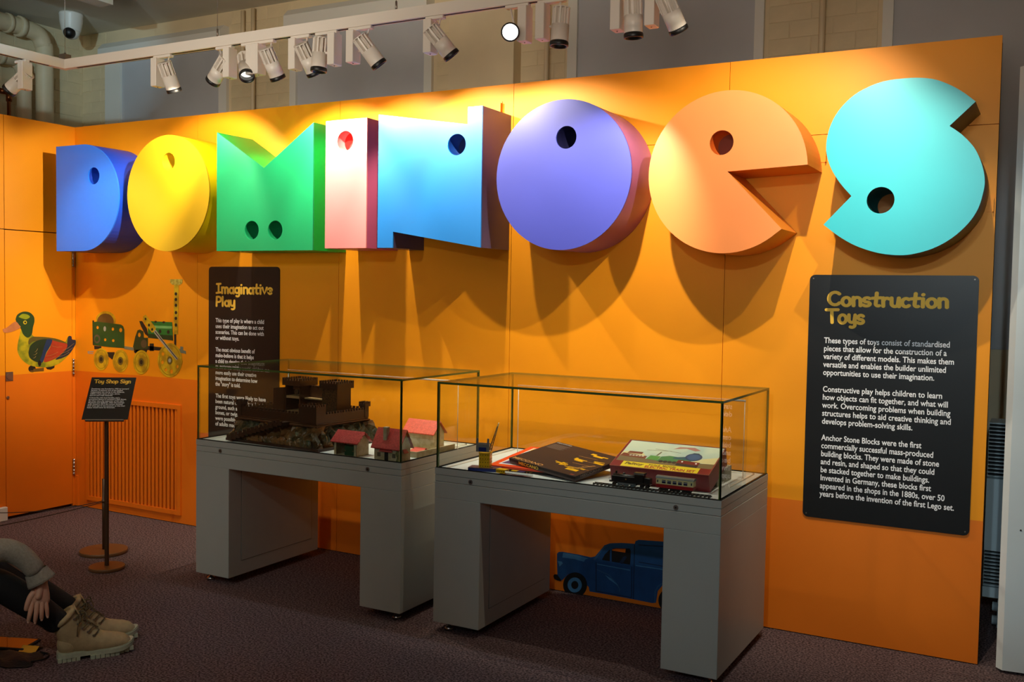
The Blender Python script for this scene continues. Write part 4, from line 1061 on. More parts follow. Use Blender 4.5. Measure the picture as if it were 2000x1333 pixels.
b = MB(); b.bbox(.054, .080, -.013, .013, .020, .040, .002); b.build('bunker', M_loco, lo)
b = MB(); b.lathe((-.062, 0, .043), [(.005, 0), (.0035, .004), (.0042, .011), (.0042, .012)], 14); b.build('chimney', M_loco, lo)
b = MB(); b.sphere((-.03, 0, .045), .006, 6); b.build('steam_dome', M_loco, lo)
M_whl = mat('grey_wheel', (96, 108, 112), .35, metal=.6)
for x in (-.042, -.018, .010):
    for y in (-.0095, .0125): b = MB(); wheel(b, x, y, .0115); b.build('wheel', M_whl, lo)
for x in (-.068, .045, .066):
    for y in (-.0085, .0115): b = MB(); wheel(b, x, y, .006); b.build('wheel', M_loco, lo)
b = MB(); b.box(-.045, .014, -.0145, -.0135, .009, .0115); b.build('coupling_rod', M_zinc, lo)
b = MB(); b.box(-.090, -.078, -.002, .002, .010, .014); b.cyl((-.080, -.009, .016), (-.086, -.009, .016), .0025, n=8); b.cyl((-.080, .009, .016), (-.086, .009, .016), .0025, n=8); b.build('coupling', M_loco, lo)
b = MB(); b.prism([(-.020, .026), (-.014, .026), (-.017, .031)], lambda p, z, d: (p, d, z), -.0150, -.0146); b.build('emblem', M_tan, lo)
co = thing('toy_coach', 'cream and red toy railway coach with grey roof behind the locomotive', 'toy train', (0.292, TY0, DZ+.0065))
M_crm = mat('cream_plastic', (222, 206, 150), 0.35); M_crd = mat('red_plastic', (150, 22, 24), 0.35)
b = MB(); b.bbox(-.072, .072, -.0155, .0155, .0245, .047, .0008); b.build('body', M_crm, co)
b = MB(); b.bbox(-.0722, .0722, -.0158, .0158, .012, .0250, .0008); b.build('lower_body', M_crd, co)
b = MB(); b.prism([(-.0165, .0465), (.0165, .0465), (.014, .052), (.007, .055), (-.007, .055), (-.014, .052)], lambda p, z, d: (d, p, z), -.074, .074); b.build('roof', mat('grey_roof', (110, 116, 112), .4), co)
M_win = mat('dark_window', (40, 44, 70), .15)
for i in range(5):
    x = -.049+i*.021
    b = MB(); b.box(x, x+.0145, -.0160, -.0154, .029, .041); wn = b.build('window', M_win, co)
    b = MB(); b.box(x, x+.0145, -.0164, -.0160, .037, .0378); b.build('glazing_bar', M_text, wn)
for x in (-.068, .063):
    b = MB(); b.box(x, x+.0045, -.0160, -.0154, .031, .040); b.build('door_window', M_win, co)
b = MB(); b.box(-.060, .060, -.010, .010, .008, .012); b.box(-.02, .02, -.012, .012, .004, .010); b.build('underframe', M_loco, co)
for x in (-.045, .045):
    b = MB()
    b.box(x-.018, x+.018, -.0125, -.0115, .003, .008); b.box(x-.006, x+.006, -.0115, .0115, .004, .009); bg_ = b.build('bogie', M_loco, co)
    for dx in (-.010, .010):
        for y in (-.0085, .0115): b = MB(); wheel(b, x+dx, y, .005); b.build('wheel', M_loco, bg_)

# ------------------------------------------------------------------ track lighting
M_lamp = mat('white_lamp_enamel', (222, 212, 200), 0.38)
TRX, TRZ = -3.285, 2.632
tk = thing('light_track', 'long cream lighting track hung above the sign, with an arm turning to the left', 'track', (TRX, TY, TRZ))
b = MB()
b.box(TRX-.0175, 4.0, TY-.0175, TY+.0175, TRZ-.025, TRZ+.025); b.box(TRX-.0175, TRX+.0175, -4.5, TY-.0175, TRZ-.025, TRZ+.025)
b.build('rail', M_lamp, tk, world=True)
b = MB(); b.box(TRX+.10, 4.0, TY-.006, TY+.006, TRZ-.0262, TRZ-.025); b.box(TRX-.006, TRX+.006, -4.5, TY-.10, TRZ-.0262, TRZ-.025); b.build('slot', M_dk, tk, world=True)
b = MB(); b.box(TRX-.022, TRX+.022, TY-.022, TY+.022, TRZ+.025, TRZ+.055); b.build('corner_clamp', M_steel, tk, world=True)
for x in (TRX, -2.15, -1.08, 0.1, 1.5):
    b = MB(); b.cyl((x, TY, TRZ+.025), (x, TY, 3.38), .0012, n=6); c_ = b.build('hanging_wire', M_steel, tk, world=True)
    b = MB(); b.cyl((x, TY, TRZ+.025), (x, TY, TRZ+.065), .005, n=10); o = b.build('wire_grip', M_steel, c_)
tk = thing('light_track', 'second white track, hung higher beyond the top of the picture', 'track', (1.0, -1.07, 2.86))
b = MB(); b.box(0.45, 2.6, -1.0875, -1.0525, 2.835, 2.885); b.build('rail', M_lamp, tk, world=True)
for x in (0.6, 2.4):
    b = MB(); b.cyl((x, -1.07, 2.885), (x, -1.07, 3.38), .0012, n=6); b.build('hanging_wire', M_steel, tk, world=True)
def spotlight(label, x, y, dirv, boxdx, boxdy=0.0, lit=0.0, zoff=0.0, ztop=TRZ-.026):
    """x, y: the head's place on the track; the driver box hangs beside it"""
    t = thing('track_spotlight', label, 'spotlight', (x, y, ztop))
    d = Vector(dirv).normalized()
    bxx, bxy = boxdx, boxdy
    b = MB(); b.bbox(bxx-.020, bxx+.020, bxy-.030, bxy+.030, -.155, -.012, .002); dbx = b.build('driver_box', M_lamp, t)
    b = MB(); b.cyl((bxx, bxy, -.155), (bxx, bxy, -.158), .003, n=8); b.build('screw', M_steel, dbx)
    b = MB()
    if abs(bxx) > abs(bxy): b.bbox(min(bxx, 0)-.02, max(bxx, 0)+.02, -.014, .014, -.013, .001, .002)
    else: b.bbox(-.014, .014, min(bxy, 0)-.02, max(bxy, 0)+.02, -.013, .001, .002)
    b.build('track_adapter', M_lamp, t)
    P = Vector((0, 0, -.105+zoff))       # pivot
    q = d.orthogonal().normalized(); s_ = d.cross(q)
    # orient q so that fins face up/back
    side = Vector((bxx, bxy, 0)).normalized()
    b = MB(); b.tube([(bxx*.6, bxy*.6, -.105+zoff), (0, 0, -.105+zoff)], .006, 8); b.tube([(0, 0, -.012), (side.x*.012, side.y*.012, -.06), (side.x*.030, side.y*.030, -.105+zoff)], .004, 8); b.build('yoke', M_lamp, t)
    A = P-d*.070; Bq = P+d*.068
    b = MB(); R = .036
    b.cyl(P-d*.002, Bq-d*.024, R, R, 28); b.cyl(Bq-d*.024, Bq, R, R, 28, caps=False)
    b.cyl(A, P-d*.002, R*.55, R*.55, 20)
    hb = b.build('head', M_lamp, t)
    b = MB(); nf = 11
    for i in range(nf):
        a = 2*PI*i/nf; r_ = q*math.cos(a)+s_*math.sin(a); tt = d.cross(r_)
        c0 = A; M = Matrix(((r_.x, tt.x, d.x, A.x), (r_.y, tt.y, d.y, A.y), (r_.z, tt.z, d.z, A.z), (0, 0, 0, 1)))
        b.box(R*.5, R, -.0032, .0032, 0, .070, M=M)
    b.build('cooling_fins', M_lamp, hb)
    b = MB(); b.cyl(A, A+d*.004, R, R, 28); b.build('rear_cap', M_lamp, hb)
    b = MB(); rg = []
    C1 = Bq; C2 = Bq+d*.012
    pr = [(R+.001, 0), (R+.002, .001), (R+.002, .013), (R+.0005, .016), (R-.004, .016), (R-.006, -.020)]
    M = Matrix(((q.x, s_.x, d.x, Bq.x), (q.y, s_.y, d.y, Bq.y), (q.z, s_.z, d.z, Bq.z), (0, 0, 0, 1)))
    vs = []; n = 32
    for r_, z in pr:
        for k in range(n): vs.append(M@Vector((r_*math.cos(2*PI*k/n), r_*math.sin(2*PI*k/n), z)))
    m_ = len(pr)
    b.add(vs, [(i*n+k, i*n+(k+1) % n, ((i+1) % m_)*n+(k+1) % n, ((i+1) % m_)*n+k) for i in range(m_) for k in range(n)], 0, True)
    b.build('front_ring', M_black, hb)
    ml = mat('lamp_lens_%g' % lit, (255, 250, 235), .2, emit=lit) if lit else mat('lens_glass', (120, 118, 110), .1)
    b = MB(); b.cyl(Bq-d*.022, Bq-d*.020, R-.005, R-.005, 28); b.build('lens', ml, hb)
    return t
def tgt(x, ax, ay, az): return Vector((ax, ay, az))-Vector((x, TY, TZ))
spotlight('white spotlight on the left arm of the track, aimed down left', -3.330, -0.872, (-.62, -.20, -.50), 0.048, 0.0, 1.5)
spotlight('white finned spotlight hanging alone above the yellow letter', -2.485, TY, (0.0, .45, -.9), -.081, 0, 1.2)
spotlight('white spotlight swung down to the left, first in the group above the green letter', -2.131, TY, (-.66, .1, -.60), .065, 0, 1.2)
spotlight('white spotlight showing its lens, second in the group above the green letter', -1.963, TY, (.50, -.40, -.75), .046, 0, 1.5)
spotlight('white finned spotlight, third in the group above the green letter', -1.80, TY, (.08, .5, -.85), -.080, 0, 1.2)
spotlight('white finned spotlight overlapping the vertical one above the pink letter', -1.581, TY, (.12, .55, -.85), -.071, 0, 1.2)
spotlight('white spotlight pointing straight down above the pink letter', -1.506, TY, (-.04, -.05, -1), .085, 0, 1.2, zoff=.012)
spotlight('large-looking white spotlight tilted right above the sky blue letter', -1.228, TY, (.45, .45, -.80), -.086, 0, 1.2)
spotlight('white spotlight tilted right, just left of the glowing one', -0.848, TY, (.50, .45, -.78), -.05, 0, 1.2)
spotlight('glowing white spotlight aimed at the room, left of the purple disc', -0.505, TY, (2.0, -3.6, -1.12), .068, 0, 40)
spotlight('white spotlight pointing straight down above the purple disc', -0.276, TY, (-.03, -.05, -1), -.08, 0, 1.2)
spotlight('white spotlight half cut by the top of the frame, above the peach letter', 0.036, TY, (.02, .05, -1), -.065, 0, 1.2)
spotlight('rightmost white finned spotlight in view, tilted right above the peach letter', 0.187, TY, (.25, .5, -.8), -.075, 0, 1.2)
spotlight('white spotlight beyond the top of the picture above the turquoise letter', 0.81, -1.07, (-.3, .8, -.8), -.075, 0, 1.2, ztop=2.834)
spotlight('white spotlight out of view at the right end of the sign', 1.17, -1.07, (-.1, .8, -.8), -.075, 0, 1.2, ztop=2.834)
# ------------------------------------------------------------------ printed wall decals (flat cut-outs)
def decal_fns(plane, ox, oy, sc):
    def cv(x, y): return (ox+x/sc, oy+y/sc)
    if plane == 'X':
        def P(x, y, h): p = onX(*cv(x, y), LX); return Vector((LX+h, p.y, p.z))
    else:
        def P(x, y, h): p = onY(*cv(x, y), 0.0); return Vector((p.x, -h, p.z))
    return P
def shape(P, name, polys, m, par, h, holes=None, sm=3):
    """each polygon is turned into wall coordinates (metres) and cut with a thin edge"""
    b = MB()
    for i, p in enumerate(polys):
        hl = (holes or {}).get(i, [])
        b.prism(p, lambda x, y, d: P(x, y, d), h-0.0004, h, holes=hl)
    return b.build(name, m, par, world=True)
def ell(cx, cy, rx, ry, n=24, rot=0):
    r = math.radians(rot); c, s = math.cos(r), math.sin(r)
    return [(cx+rx*math.cos(2*PI*i/n)*c-ry*math.sin(2*PI*i/n)*s, cy+rx*math.cos(2*PI*i/n)*s+ry*math.sin(2*PI*i/n)*c) for i in range(n)]
def sm_(pts, k=4): return catmull(list(pts)+[pts[0]], k)[:-1]
D_ = lambda n, c, c2=None, s=20: mat('print_'+n, c, .55, noise=0.12, nscale=s, col2=c2)
# duck
P = decal_fns('X', 0, 480, 4.442)
dk = thing('duck_decal', 'printed wooden pull-along duck picture on the orange door', 'wall decal', (LX, -0.25, 1.05))
body = [(185, 720), (230, 705), (270, 730), (280, 775), (320, 800), (400, 795), (480, 810), (560, 835), (590, 790), (615, 788), (625, 815), (655, 825), (650, 865), (610, 930), (560, 985), (500, 1030), (420, 1055), (330, 1055), (250, 1035), (190, 990), (155, 930), (152, 870), (165, 800)]
shape(P, 'body', [sm_(body)], D_('duck_yellow', (196, 178, 24), (120, 130, 22), 14), dk, .0008)
shape(P, 'head', [sm_([(134, 640), (150, 600), (200, 574), (255, 580), (292, 615), (298, 660), (285, 710), (275, 770), (240, 800), (200, 770), (180, 720), (150, 690)])], D_('duck_green', (34, 66, 26)), dk, .0012)
shape(P, 'crown', [sm_([(160, 620), (190, 595), (235, 598), (258, 620), (225, 640), (190, 632)])], D_('duck_lime', (148, 158, 20)), dk, .0016)
shape(P, 'beak', [sm_([(22, 725), (60, 710), (130, 660), (165, 690), (175, 712), (110, 745), (50, 757), (28, 748)])], D_('duck_beak', (206, 126, 70)), dk, .0016)
shape(P, 'eye', [ell(216, 667, 16, 17)], D_('eye_yellow', (214, 190, 30)), dk, .0016)
shape(P, 'pupil', [ell(217, 667, 8, 9)], D_('eye_black', (20, 22, 16)), dk, .0019)
shape(P, 'back', [sm_([(285, 790), (400, 795), (500, 812), (575, 845), (560, 870), (450, 830), (300, 830), (250, 860), (250, 815)])], D_('duck_olive', (96, 84, 30)), dk, .0012)
shape(P, 'wing', [sm_([(245, 930), (262, 870), (320, 825), (405, 812), (400, 850), (375, 900), (360, 960), (335, 1010), (290, 1000), (255, 970)])], D_('duck_dark_green', (30, 52, 28)), dk, .0016)
shape(P, 'blue_feathers', [sm_([(405, 812), (452, 820), (430, 880), (400, 930), (370, 1010), (340, 1010), (362, 950), (378, 890)])], D_('duck_blue', (26, 52, 92)), dk, .0019)
shape(P, 'red_feathers', [sm_([(452, 822), (520, 840), (580, 856), (570, 900), (520, 950), (460, 990), (380, 1010), (405, 930), (435, 880)])], D_('duck_red', (178, 60, 30)), dk, .0019)
shape(P, 'tail', [sm_([(580, 858), (592, 790), (618, 788), (625, 815), (655, 822), (650, 865), (600, 940), (540, 975), (480, 990), (530, 945), (572, 900)])], D_('duck_navy', (30, 42, 62)), dk, .0014)
b = MB()
for a, c in (((540, 910), (640, 850)), ((520, 940), (635, 885)), ((505, 965), (600, 925)), ((400, 960), (500, 925)), ((395, 985), (480, 965)), ((450, 870), (540, 880)), ((300, 925), (325, 895)), ((290, 950), (320, 930)), ((285, 975), (310, 960))):
    b.tube([P(a[0], a[1], .0021), P((a[0]+c[0])/2, (a[1]+c[1])/2+8, .0021), P(c[0], c[1], .0021)], .0007, 4)
b.build('feather_lines', D_('duck_line', (200, 170, 90)), dk, world=True)
shape(P, 'wheel', [ell(278, 1070, 32, 30)], D_('wheel_black', (30, 22, 16)), dk, .0006)
shape(P, 'wheel', [[(390, 1052), (475, 1040), (470, 1062), (440, 1078), (410, 1074)]], D_('wheel_black', (30, 22, 16)), dk, .0006)
shape(P, 'axle_arm', [ell(342, 1022, 14, 26)], D_('arm_black', (20, 18, 14)), dk, .0022)
shape(P, 'undercarriage', [[(290, 1070), (380, 1060), (380, 1090), (260, 1098), (262, 1085), (290, 1084)]], D_('under_brown', (110, 80, 24)), dk, .0007)
# metal construction train
P = decal_fns('Y', 0, 480, 4.442)
tn = thing('train_decal', 'printed green and yellow metal construction train picture on the orange wall', 'wall decal', (-3.5, 0, 1.0))
gy = D_('train_yellow', (222, 186, 24), (176, 138, 16), 16); gg = D_('train_green', (34, 82, 32)); bk = D_('train_black', (32, 32, 26)); bg = D_('bright_green', (38, 122, 46))
sv = D_('train_silver', (170, 174, 160))
def plate(P, name, poly, hs, m, h): shape(P, name, [poly], m, tn, h, holes={0: [list(reversed(x)) for x in hs]})
shape(P, 'flywheel', [ell(918, 650, 86, 80, 32)], gy, tn, .0006)
shape(P, 'flywheel_face', [ell(915, 660, 72, 70, 32)], D_('bronze_face', (104, 78, 34)), tn, .0009)
plate(P, 'tender_plate', [(803, 665), (845, 660), (1050, 685), (1070, 700), (1080, 730), (1080, 890), (940, 880), (815, 865)], [ell(848, 711, 10, 14, 12), ell(980, 725, 11, 15, 12), ell(1048, 733, 13, 19, 14), ell(914, 817, 10, 13, 12), ell(984, 824, 11, 13, 12)], gg, .0013)
shape(P, 'end_post', [[(803, 650), (817, 650), (818, 870), (806, 860)], [(818, 870), (880, 875), (880, 895), (820, 900)], [(925, 925), (995, 925), (995, 950), (975, 990), (945, 965), (925, 970)]], bk, tn, .0011)
shape(P, 'hub_ring', [ell(843, 811, 28, 38)], D_('brown_grey', (96, 84, 66)), tn, .0017)
shape(P, 'hub_ring', [ell(843, 811, 16, 22)], gg, tn, .0020)
shape(P, 'handle_knob', [ell(911, 722, 11, 22)], sv, tn, .0018)
for cx, cy, rx, ry in ((880, 987, 64, 97), (1047, 1002, 67, 98), (1228, 1012, 70, 105)):
    shape(P, 'wheel', [ell(cx, cy, rx, ry, 40)], gy, tn, .0015)
    shape(P, 'wheel_rim_line', [ell(cx, cy, rx*.82, ry*.84, 40)], D_('rim_line', (160, 124, 16)), tn, .0018, holes={0: [list(reversed(ell(cx, cy, rx*.76, ry*.80, 40)))]})
    shape(P, 'wheel_hub', [ell(cx, cy, 24, 36, 24)], D_('hub_olive', (110, 96, 30)), tn, .0020)
    shape(P, 'wheel_nut', [ell(cx, cy, 13, 20, 16)], bk, tn, .0023)
shape(P, 'coupling_bar', [[(1078, 872), (1160, 885), (1160, 912), (1078, 896)]], D_('bar_grey', (130, 132, 104)), tn, .0012)
shape(P, 'hook', [[(762, 918), (812, 918), (812, 925), (770, 926), (770, 932), (808, 934), (808, 940), (764, 938)]], sv, tn, .0010)
shape(P, 'chassis', [[(1160, 880), (1300, 872), (1420, 885), (1420, 912), (1240, 905), (1165, 930)], [(1180, 905), (1280, 905), (1270, 930), (1170, 935)], [(1300, 850), (1335, 850), (1335, 915), (1300, 915)]], bk, tn, .0010)
plate(P, 'rear_plate', [(1155, 880), (1175, 790), (1195, 735), (1215, 728), (1245, 745), (1250, 800), (1285, 800), (1285, 895), (1180, 905)], [ell(1210, 775, 12, 20, 14)], D_('plate_green_dark', (44, 66, 30)), .0014)
shape(P, 'hub_ring', [ell(1250, 852, 26, 36)], D_('brown_grey2', (92, 78, 50)), tn, .0018)
shape(P, 'boiler', [[(1285, 655), (1495, 665), (1503, 825), (1430, 815), (1285, 800)]], bg, tn, .0013)
shape(P, 'boiler_shade', [[(1285, 765), (1500, 780), (1503, 825), (1430, 815), (1285, 800)]], D_('boiler_dark', (26, 60, 26)), tn, .0016)
shape(P, 'boiler_hole', [ell(1352, 662, 11, 9), ell(1422, 666, 12, 9), ell(1390, 745, 12, 17), ell(1462, 750, 12, 17)], bk, tn, .0018)
shape(P, 'boiler_band', [[(1320, 693), (1495, 700), (1495, 722), (1320, 716)]], D_('boiler_light', (120, 190, 110)), tn, .0017)
shape(P, 'funnel', [[(1512, 340), (1552, 340), (1545, 770), (1508, 770)]], gy, tn, .0014)
shape(P, 'funnel_hole', [ell(1528, y, 11, 15, 14) for y in (420, 468, 518, 582, 632, 690)], bk, tn, .0017)
shape(P, 'funnel_cap', [[(1476, 292), (1585, 292), (1583, 325), (1565, 342), (1495, 340), (1478, 320)]], D_('cap_yellow', (206, 190, 80), (170, 150, 50), 60), tn, .0017)
shape(P, 'front_post', [[(1512, 770), (1530, 770), (1530, 885), (1512, 885)]], bk, tn, .0013)
shape(P, 'buffer_beam', [[(1540, 890), (1612, 915), (1615, 940), (1560, 930)], [(1565, 875), (1590, 880), (1590, 905), (1565, 900)]], D_('buffer_grey', (120, 130, 110)), tn, .0012)
plate(P, 'front_wheel', ell(1475, 995, 105, 148, 48), [ell(1415, 940, 12, 17, 14), ell(1410, 1012, 12, 17, 14), ell(1440, 1078, 11, 15, 14), ell(1490, 1092, 13, 20, 14), ell(1540, 1050, 11, 15, 14)], gy, .0016)
shape(P, 'wheel_rim_line', [ell(1475, 995, 92, 132, 48)], D_('rim_line', (160, 124, 16)), tn, .0019, holes={0: [list(reversed(ell(1475, 995, 88, 126, 48)))]})
shape(P, 'wheel_hub', [ell(1475, 997, 24, 36, 24)], D_('hub_olive', (110, 96, 30)), tn, .0021)
shape(P, 'wheel_nut', [ell(1475, 997, 12, 18, 16)], sv, tn, .0024)
shape(P, 'hand_lever', [[(1210, 655), (1235, 655), (1275, 720), (1290, 790), (1262, 770), (1225, 700)]], bk, tn, .0019)
shape(P, 'crank_plate', [[(1240, 650), (1245, 615), (1265, 600), (1355, 715), (1345, 745), (1320, 757)]], gy, tn, .0022)
shape(P, 'plate_hole', [ell(1265, 637, 8, 11, 12), ell(1295, 690, 9, 13, 12), ell(1323, 727, 9, 12, 12)], bk, tn, .0025)
shape(P, 'connecting_rod', [[(1335, 752), (1352, 728), (1440, 850), (1552, 985), (1538, 1000), (1440, 885)]], sv, tn, .0026)
shape(P, 'rod_line', [[(1345, 748), (1350, 742), (1545, 985), (1540, 990)]], bk, tn, .0029)
shape(P, 'crosshead', [[(1530, 1000), (1565, 965), (1585, 1000), (1580, 1030), (1550, 1025)]], gy, tn, .0028)
# blue van
P = decal_fns('Y', 1070, 1040, 8.333)
vn = thing('van_decal', 'printed blue toy van picture low on the wall under the right case', 'wall decal', (-0.2, 0, 0.15))
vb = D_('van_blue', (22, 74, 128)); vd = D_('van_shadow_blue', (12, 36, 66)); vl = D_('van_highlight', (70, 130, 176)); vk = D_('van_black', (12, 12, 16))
outline = [(150, 470), (152, 350), (180, 322), (240, 320), (500, 365), (700, 410), (770, 395), (860, 290), (920, 215), (1010, 182), (1200, 175), (1415, 190), (1430, 145), (1480, 125), (1900, 155), (2330, 205), (2420, 250), (2440, 600), (2450, 1010), (2380, 1090), (2330, 1100), (2320, 960), (2200, 850), (2030, 830), (1880, 850), (1790, 960), (1760, 1150), (1700, 1155), (1400, 1095), (1000, 1020), (680, 965), (665, 890), (620, 850), (520, 720), (420, 670), (330, 690), (260, 760), (220, 790), (160, 740)]
wn_hole = [(885, 440), (930, 360), (1000, 290), (1100, 262), (1330, 268), (1350, 300), (1350, 400), (1340, 530), (1160, 500), (890, 455)]
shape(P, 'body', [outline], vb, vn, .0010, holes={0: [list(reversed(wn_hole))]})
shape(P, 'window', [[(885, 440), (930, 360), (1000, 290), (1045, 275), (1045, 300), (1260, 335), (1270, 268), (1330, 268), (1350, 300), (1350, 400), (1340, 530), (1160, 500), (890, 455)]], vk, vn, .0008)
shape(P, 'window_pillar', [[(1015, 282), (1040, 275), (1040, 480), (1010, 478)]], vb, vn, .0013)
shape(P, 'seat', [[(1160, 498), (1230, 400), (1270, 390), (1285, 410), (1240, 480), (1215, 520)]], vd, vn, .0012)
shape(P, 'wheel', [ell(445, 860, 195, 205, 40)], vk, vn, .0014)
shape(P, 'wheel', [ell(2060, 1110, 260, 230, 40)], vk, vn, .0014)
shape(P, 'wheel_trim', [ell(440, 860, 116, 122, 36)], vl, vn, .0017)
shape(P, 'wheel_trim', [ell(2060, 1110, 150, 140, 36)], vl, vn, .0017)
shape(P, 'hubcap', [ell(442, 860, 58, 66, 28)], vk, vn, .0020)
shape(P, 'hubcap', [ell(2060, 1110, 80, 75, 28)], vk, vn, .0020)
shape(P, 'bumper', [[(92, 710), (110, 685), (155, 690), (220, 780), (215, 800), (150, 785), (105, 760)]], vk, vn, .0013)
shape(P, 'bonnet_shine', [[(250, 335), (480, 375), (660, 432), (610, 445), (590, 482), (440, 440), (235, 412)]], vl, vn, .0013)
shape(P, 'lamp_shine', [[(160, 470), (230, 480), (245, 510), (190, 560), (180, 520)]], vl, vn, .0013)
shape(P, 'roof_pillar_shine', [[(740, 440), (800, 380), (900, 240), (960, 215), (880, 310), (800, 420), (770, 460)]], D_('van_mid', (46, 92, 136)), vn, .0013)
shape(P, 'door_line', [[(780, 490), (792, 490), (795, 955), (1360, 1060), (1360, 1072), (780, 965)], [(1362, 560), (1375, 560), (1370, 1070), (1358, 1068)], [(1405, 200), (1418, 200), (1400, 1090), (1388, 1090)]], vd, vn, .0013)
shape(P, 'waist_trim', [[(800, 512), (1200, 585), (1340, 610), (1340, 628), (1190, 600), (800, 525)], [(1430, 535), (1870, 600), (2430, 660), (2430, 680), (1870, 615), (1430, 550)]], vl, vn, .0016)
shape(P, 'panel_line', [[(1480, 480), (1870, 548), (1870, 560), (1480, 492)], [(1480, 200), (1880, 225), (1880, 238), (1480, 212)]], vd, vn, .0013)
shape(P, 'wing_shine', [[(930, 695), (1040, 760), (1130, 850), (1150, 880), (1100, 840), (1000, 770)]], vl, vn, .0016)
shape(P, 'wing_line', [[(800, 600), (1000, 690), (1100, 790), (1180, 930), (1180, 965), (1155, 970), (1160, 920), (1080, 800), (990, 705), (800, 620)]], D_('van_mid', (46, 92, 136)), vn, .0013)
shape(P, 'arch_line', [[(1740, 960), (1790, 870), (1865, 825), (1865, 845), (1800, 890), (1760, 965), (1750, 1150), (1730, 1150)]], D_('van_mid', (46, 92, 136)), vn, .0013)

# ------------------------------------------------------------------ seated visitor at the lower left
HX, HY = -2.144, -2.274
FA = math.atan2(.848, .53)
pe = thing('person', 'person sitting on the carpet in grey sweater, black trousers and beige boots', 'person', (HX, HY, 0), FA)
M_skin = mat('skin', (205, 158, 132), 0.5, noise=0.05, nscale=30)
M_knit = mat('grey_knit', (150, 146, 132), 0.95, noise=0.12, nscale=120, bump=0.6, bscale=350)
M_trou = mat('black_denim', (17, 18, 22), 0.85, noise=0.15, nscale=200, bump=0.2, bscale=300)
M_boot = mat('beige_nubuck', (176, 156, 116), 0.8, noise=0.10, nscale=40, bump=0.15, bscale=250)
M_sole = mat('pale_rubber_sole', (176, 184, 160), 0.6, noise=0.08, nscale=60)
M_lace = mat('brown_lace', (92, 78, 54), 0.85)
def skin(name, nodes, edges, mats, parent, sub=2, root=0):
    """nodes: (x, y, z, rx, ry)"""
    me = bpy.data.meshes.new(name); me.from_pydata([n[:3] for n in nodes], edges, [])
    o = bpy.data.objects.new(name, me); COL.objects.link(o)
    m = o.modifiers.new('s', 'SKIN'); m.use_smooth_shade = True; m.branch_smoothing = 0.6
    if not me.skin_vertices: me.skin_vertices.new() if hasattr(me.skin_vertices, 'new') else None
    sv_ = me.skin_vertices[0].data
    for i, n in enumerate(nodes):
        sv_[i].radius = (n[3], n[4] if len(n) > 4 else n[3]); sv_[i].use_root = (i == root)
    s_ = o.modifiers.new('u', 'SUBSURF'); s_.levels = sub; s_.render_levels = sub
    dg = bpy.context.evaluated_depsgraph_get(); dg.update()
    me2 = bpy.data.meshes.new_from_object(o.evaluated_get(dg)); bpy.data.objects.remove(o)
    me2.materials.clear(); me2.materials.append(mats)
    for p in me2.polygons: p.use_smooth = True
    return put(name, me2, parent)
R_, L_ = -0.085, 0.07
# body: torso and limbs in one continuous surface (x forward, y to the person's left)
N = [(0.02, 0, .13, .13, .12), (-0.03, 0, .30, .12, .10), (-0.03, 0, .46, .14, .11), (-.01, 0, .56, .07, .07), (.0, 0, .62, .048, .048), (.015, 0, .70, .072, .085), (.02, 0, .79, .075, .088), (.015, 0, .85, .04, .05),
     (.02, -.17, .50, .04, .04), (.17, -.195, .43, .032, .032), (.40, -.118, .455, .024, .024), (.51, -.133, .362, .022, .022), (.531, -.140, .322, .022, .019), (.526, -.143, .285, .031, .016), (.521, -.146, .262, .033, .014),
     (.02, .17, .50, .04, .04), (.05, .24, .30, .034, .034), (.10, .25, .16, .028, .028), (.13, .25, .08, .024, .024), (.17, .25, .035, .034, .016),
     (.06, -.085, .13, .085, .085), (.37, -.075, .355, .062, .062), (.60, -.07, .13, .042, .042),
     (.06, .085, .13, .085, .085), (.36, .06, .37, .062, .062), (.63, .07, .13, .042, .042)]
E_ = [(0, 1), (1, 2), (2, 3), (3, 4), (4, 5), (5, 6), (6, 7), (2, 8), (8, 9), (9, 10), (10, 11), (11, 12), (12, 13), (13, 14), (2, 15), (15, 16), (16, 17), (17, 18), (18, 19), (0, 20), (20, 21), (21, 22), (0, 23), (23, 24), (24, 25)]
body = skin('body', N, E_, M_skin, pe)
# fingers of the hanging hand, each its own bent chain rooted in the palm
FG = [[(.505, -.145, .275, .011), (.499, -.152, .250, .0098), (.492, -.158, .218, .0086), (.486, -.152, .188, .0072)],
      [(.518, -.147, .272, .011), (.516, -.156, .246, .0100), (.512, -.160, .213, .0088), (.509, -.153, .182, .0072)],
      [(.532, -.146, .272, .011), (.532, -.154, .247, .0098), (.531, -.159, .218, .0086), (.531, -.152, .190, .0071)],
      [(.544, -.143, .275, .010), (.546, -.150, .253, .0086), (.549, -.154, .226, .0076), (.551, -.150, .197, .0064)],
      [(.512, -.146, .300, .014), (.494, -.150, .280, .0115), (.484, -.153, .255, .0102), (.479, -.150, .229, .0085)]]
for f in FG:
    o = skin('finger', [(a, b_, c, r) for a, b_, c, r in f], [(0, 1), (1, 2), (2, 3)], M_skin, body, 2)
b = MB()
for f in FG[:4]:
    p = f[3]; b.sphere((p[0], p[1]-.0055, p[2]+.002), .0048, 5, sc=(.9, .35, 1.3))
b.build('fingernails', mat('nail', (216, 176, 152), .35), body)
b = MB(); rg = []
for cx_, cy_, cz_, hw, ht in ((.534, -.137, .345, .021, .018), (.532, -.139, .325, .021, .0165), (.529, -.141, .308, .027, .0155), (.525, -.144, .288, .034, .0150), (.523, -.147, .268, .0375, .0135), (.523, -.149, .254, .034, .0105), (.523, -.150, .248, .020, .006)):
    rg.append([(cx_+hw*math.cos(2*PI*i/24), cy_+ht*math.sin(2*PI*i/24), cz_-.10*hw*math.cos(2*PI*i/24)) for i in range(24)])
b.loft(rg); b.build('palm', M_skin, body)
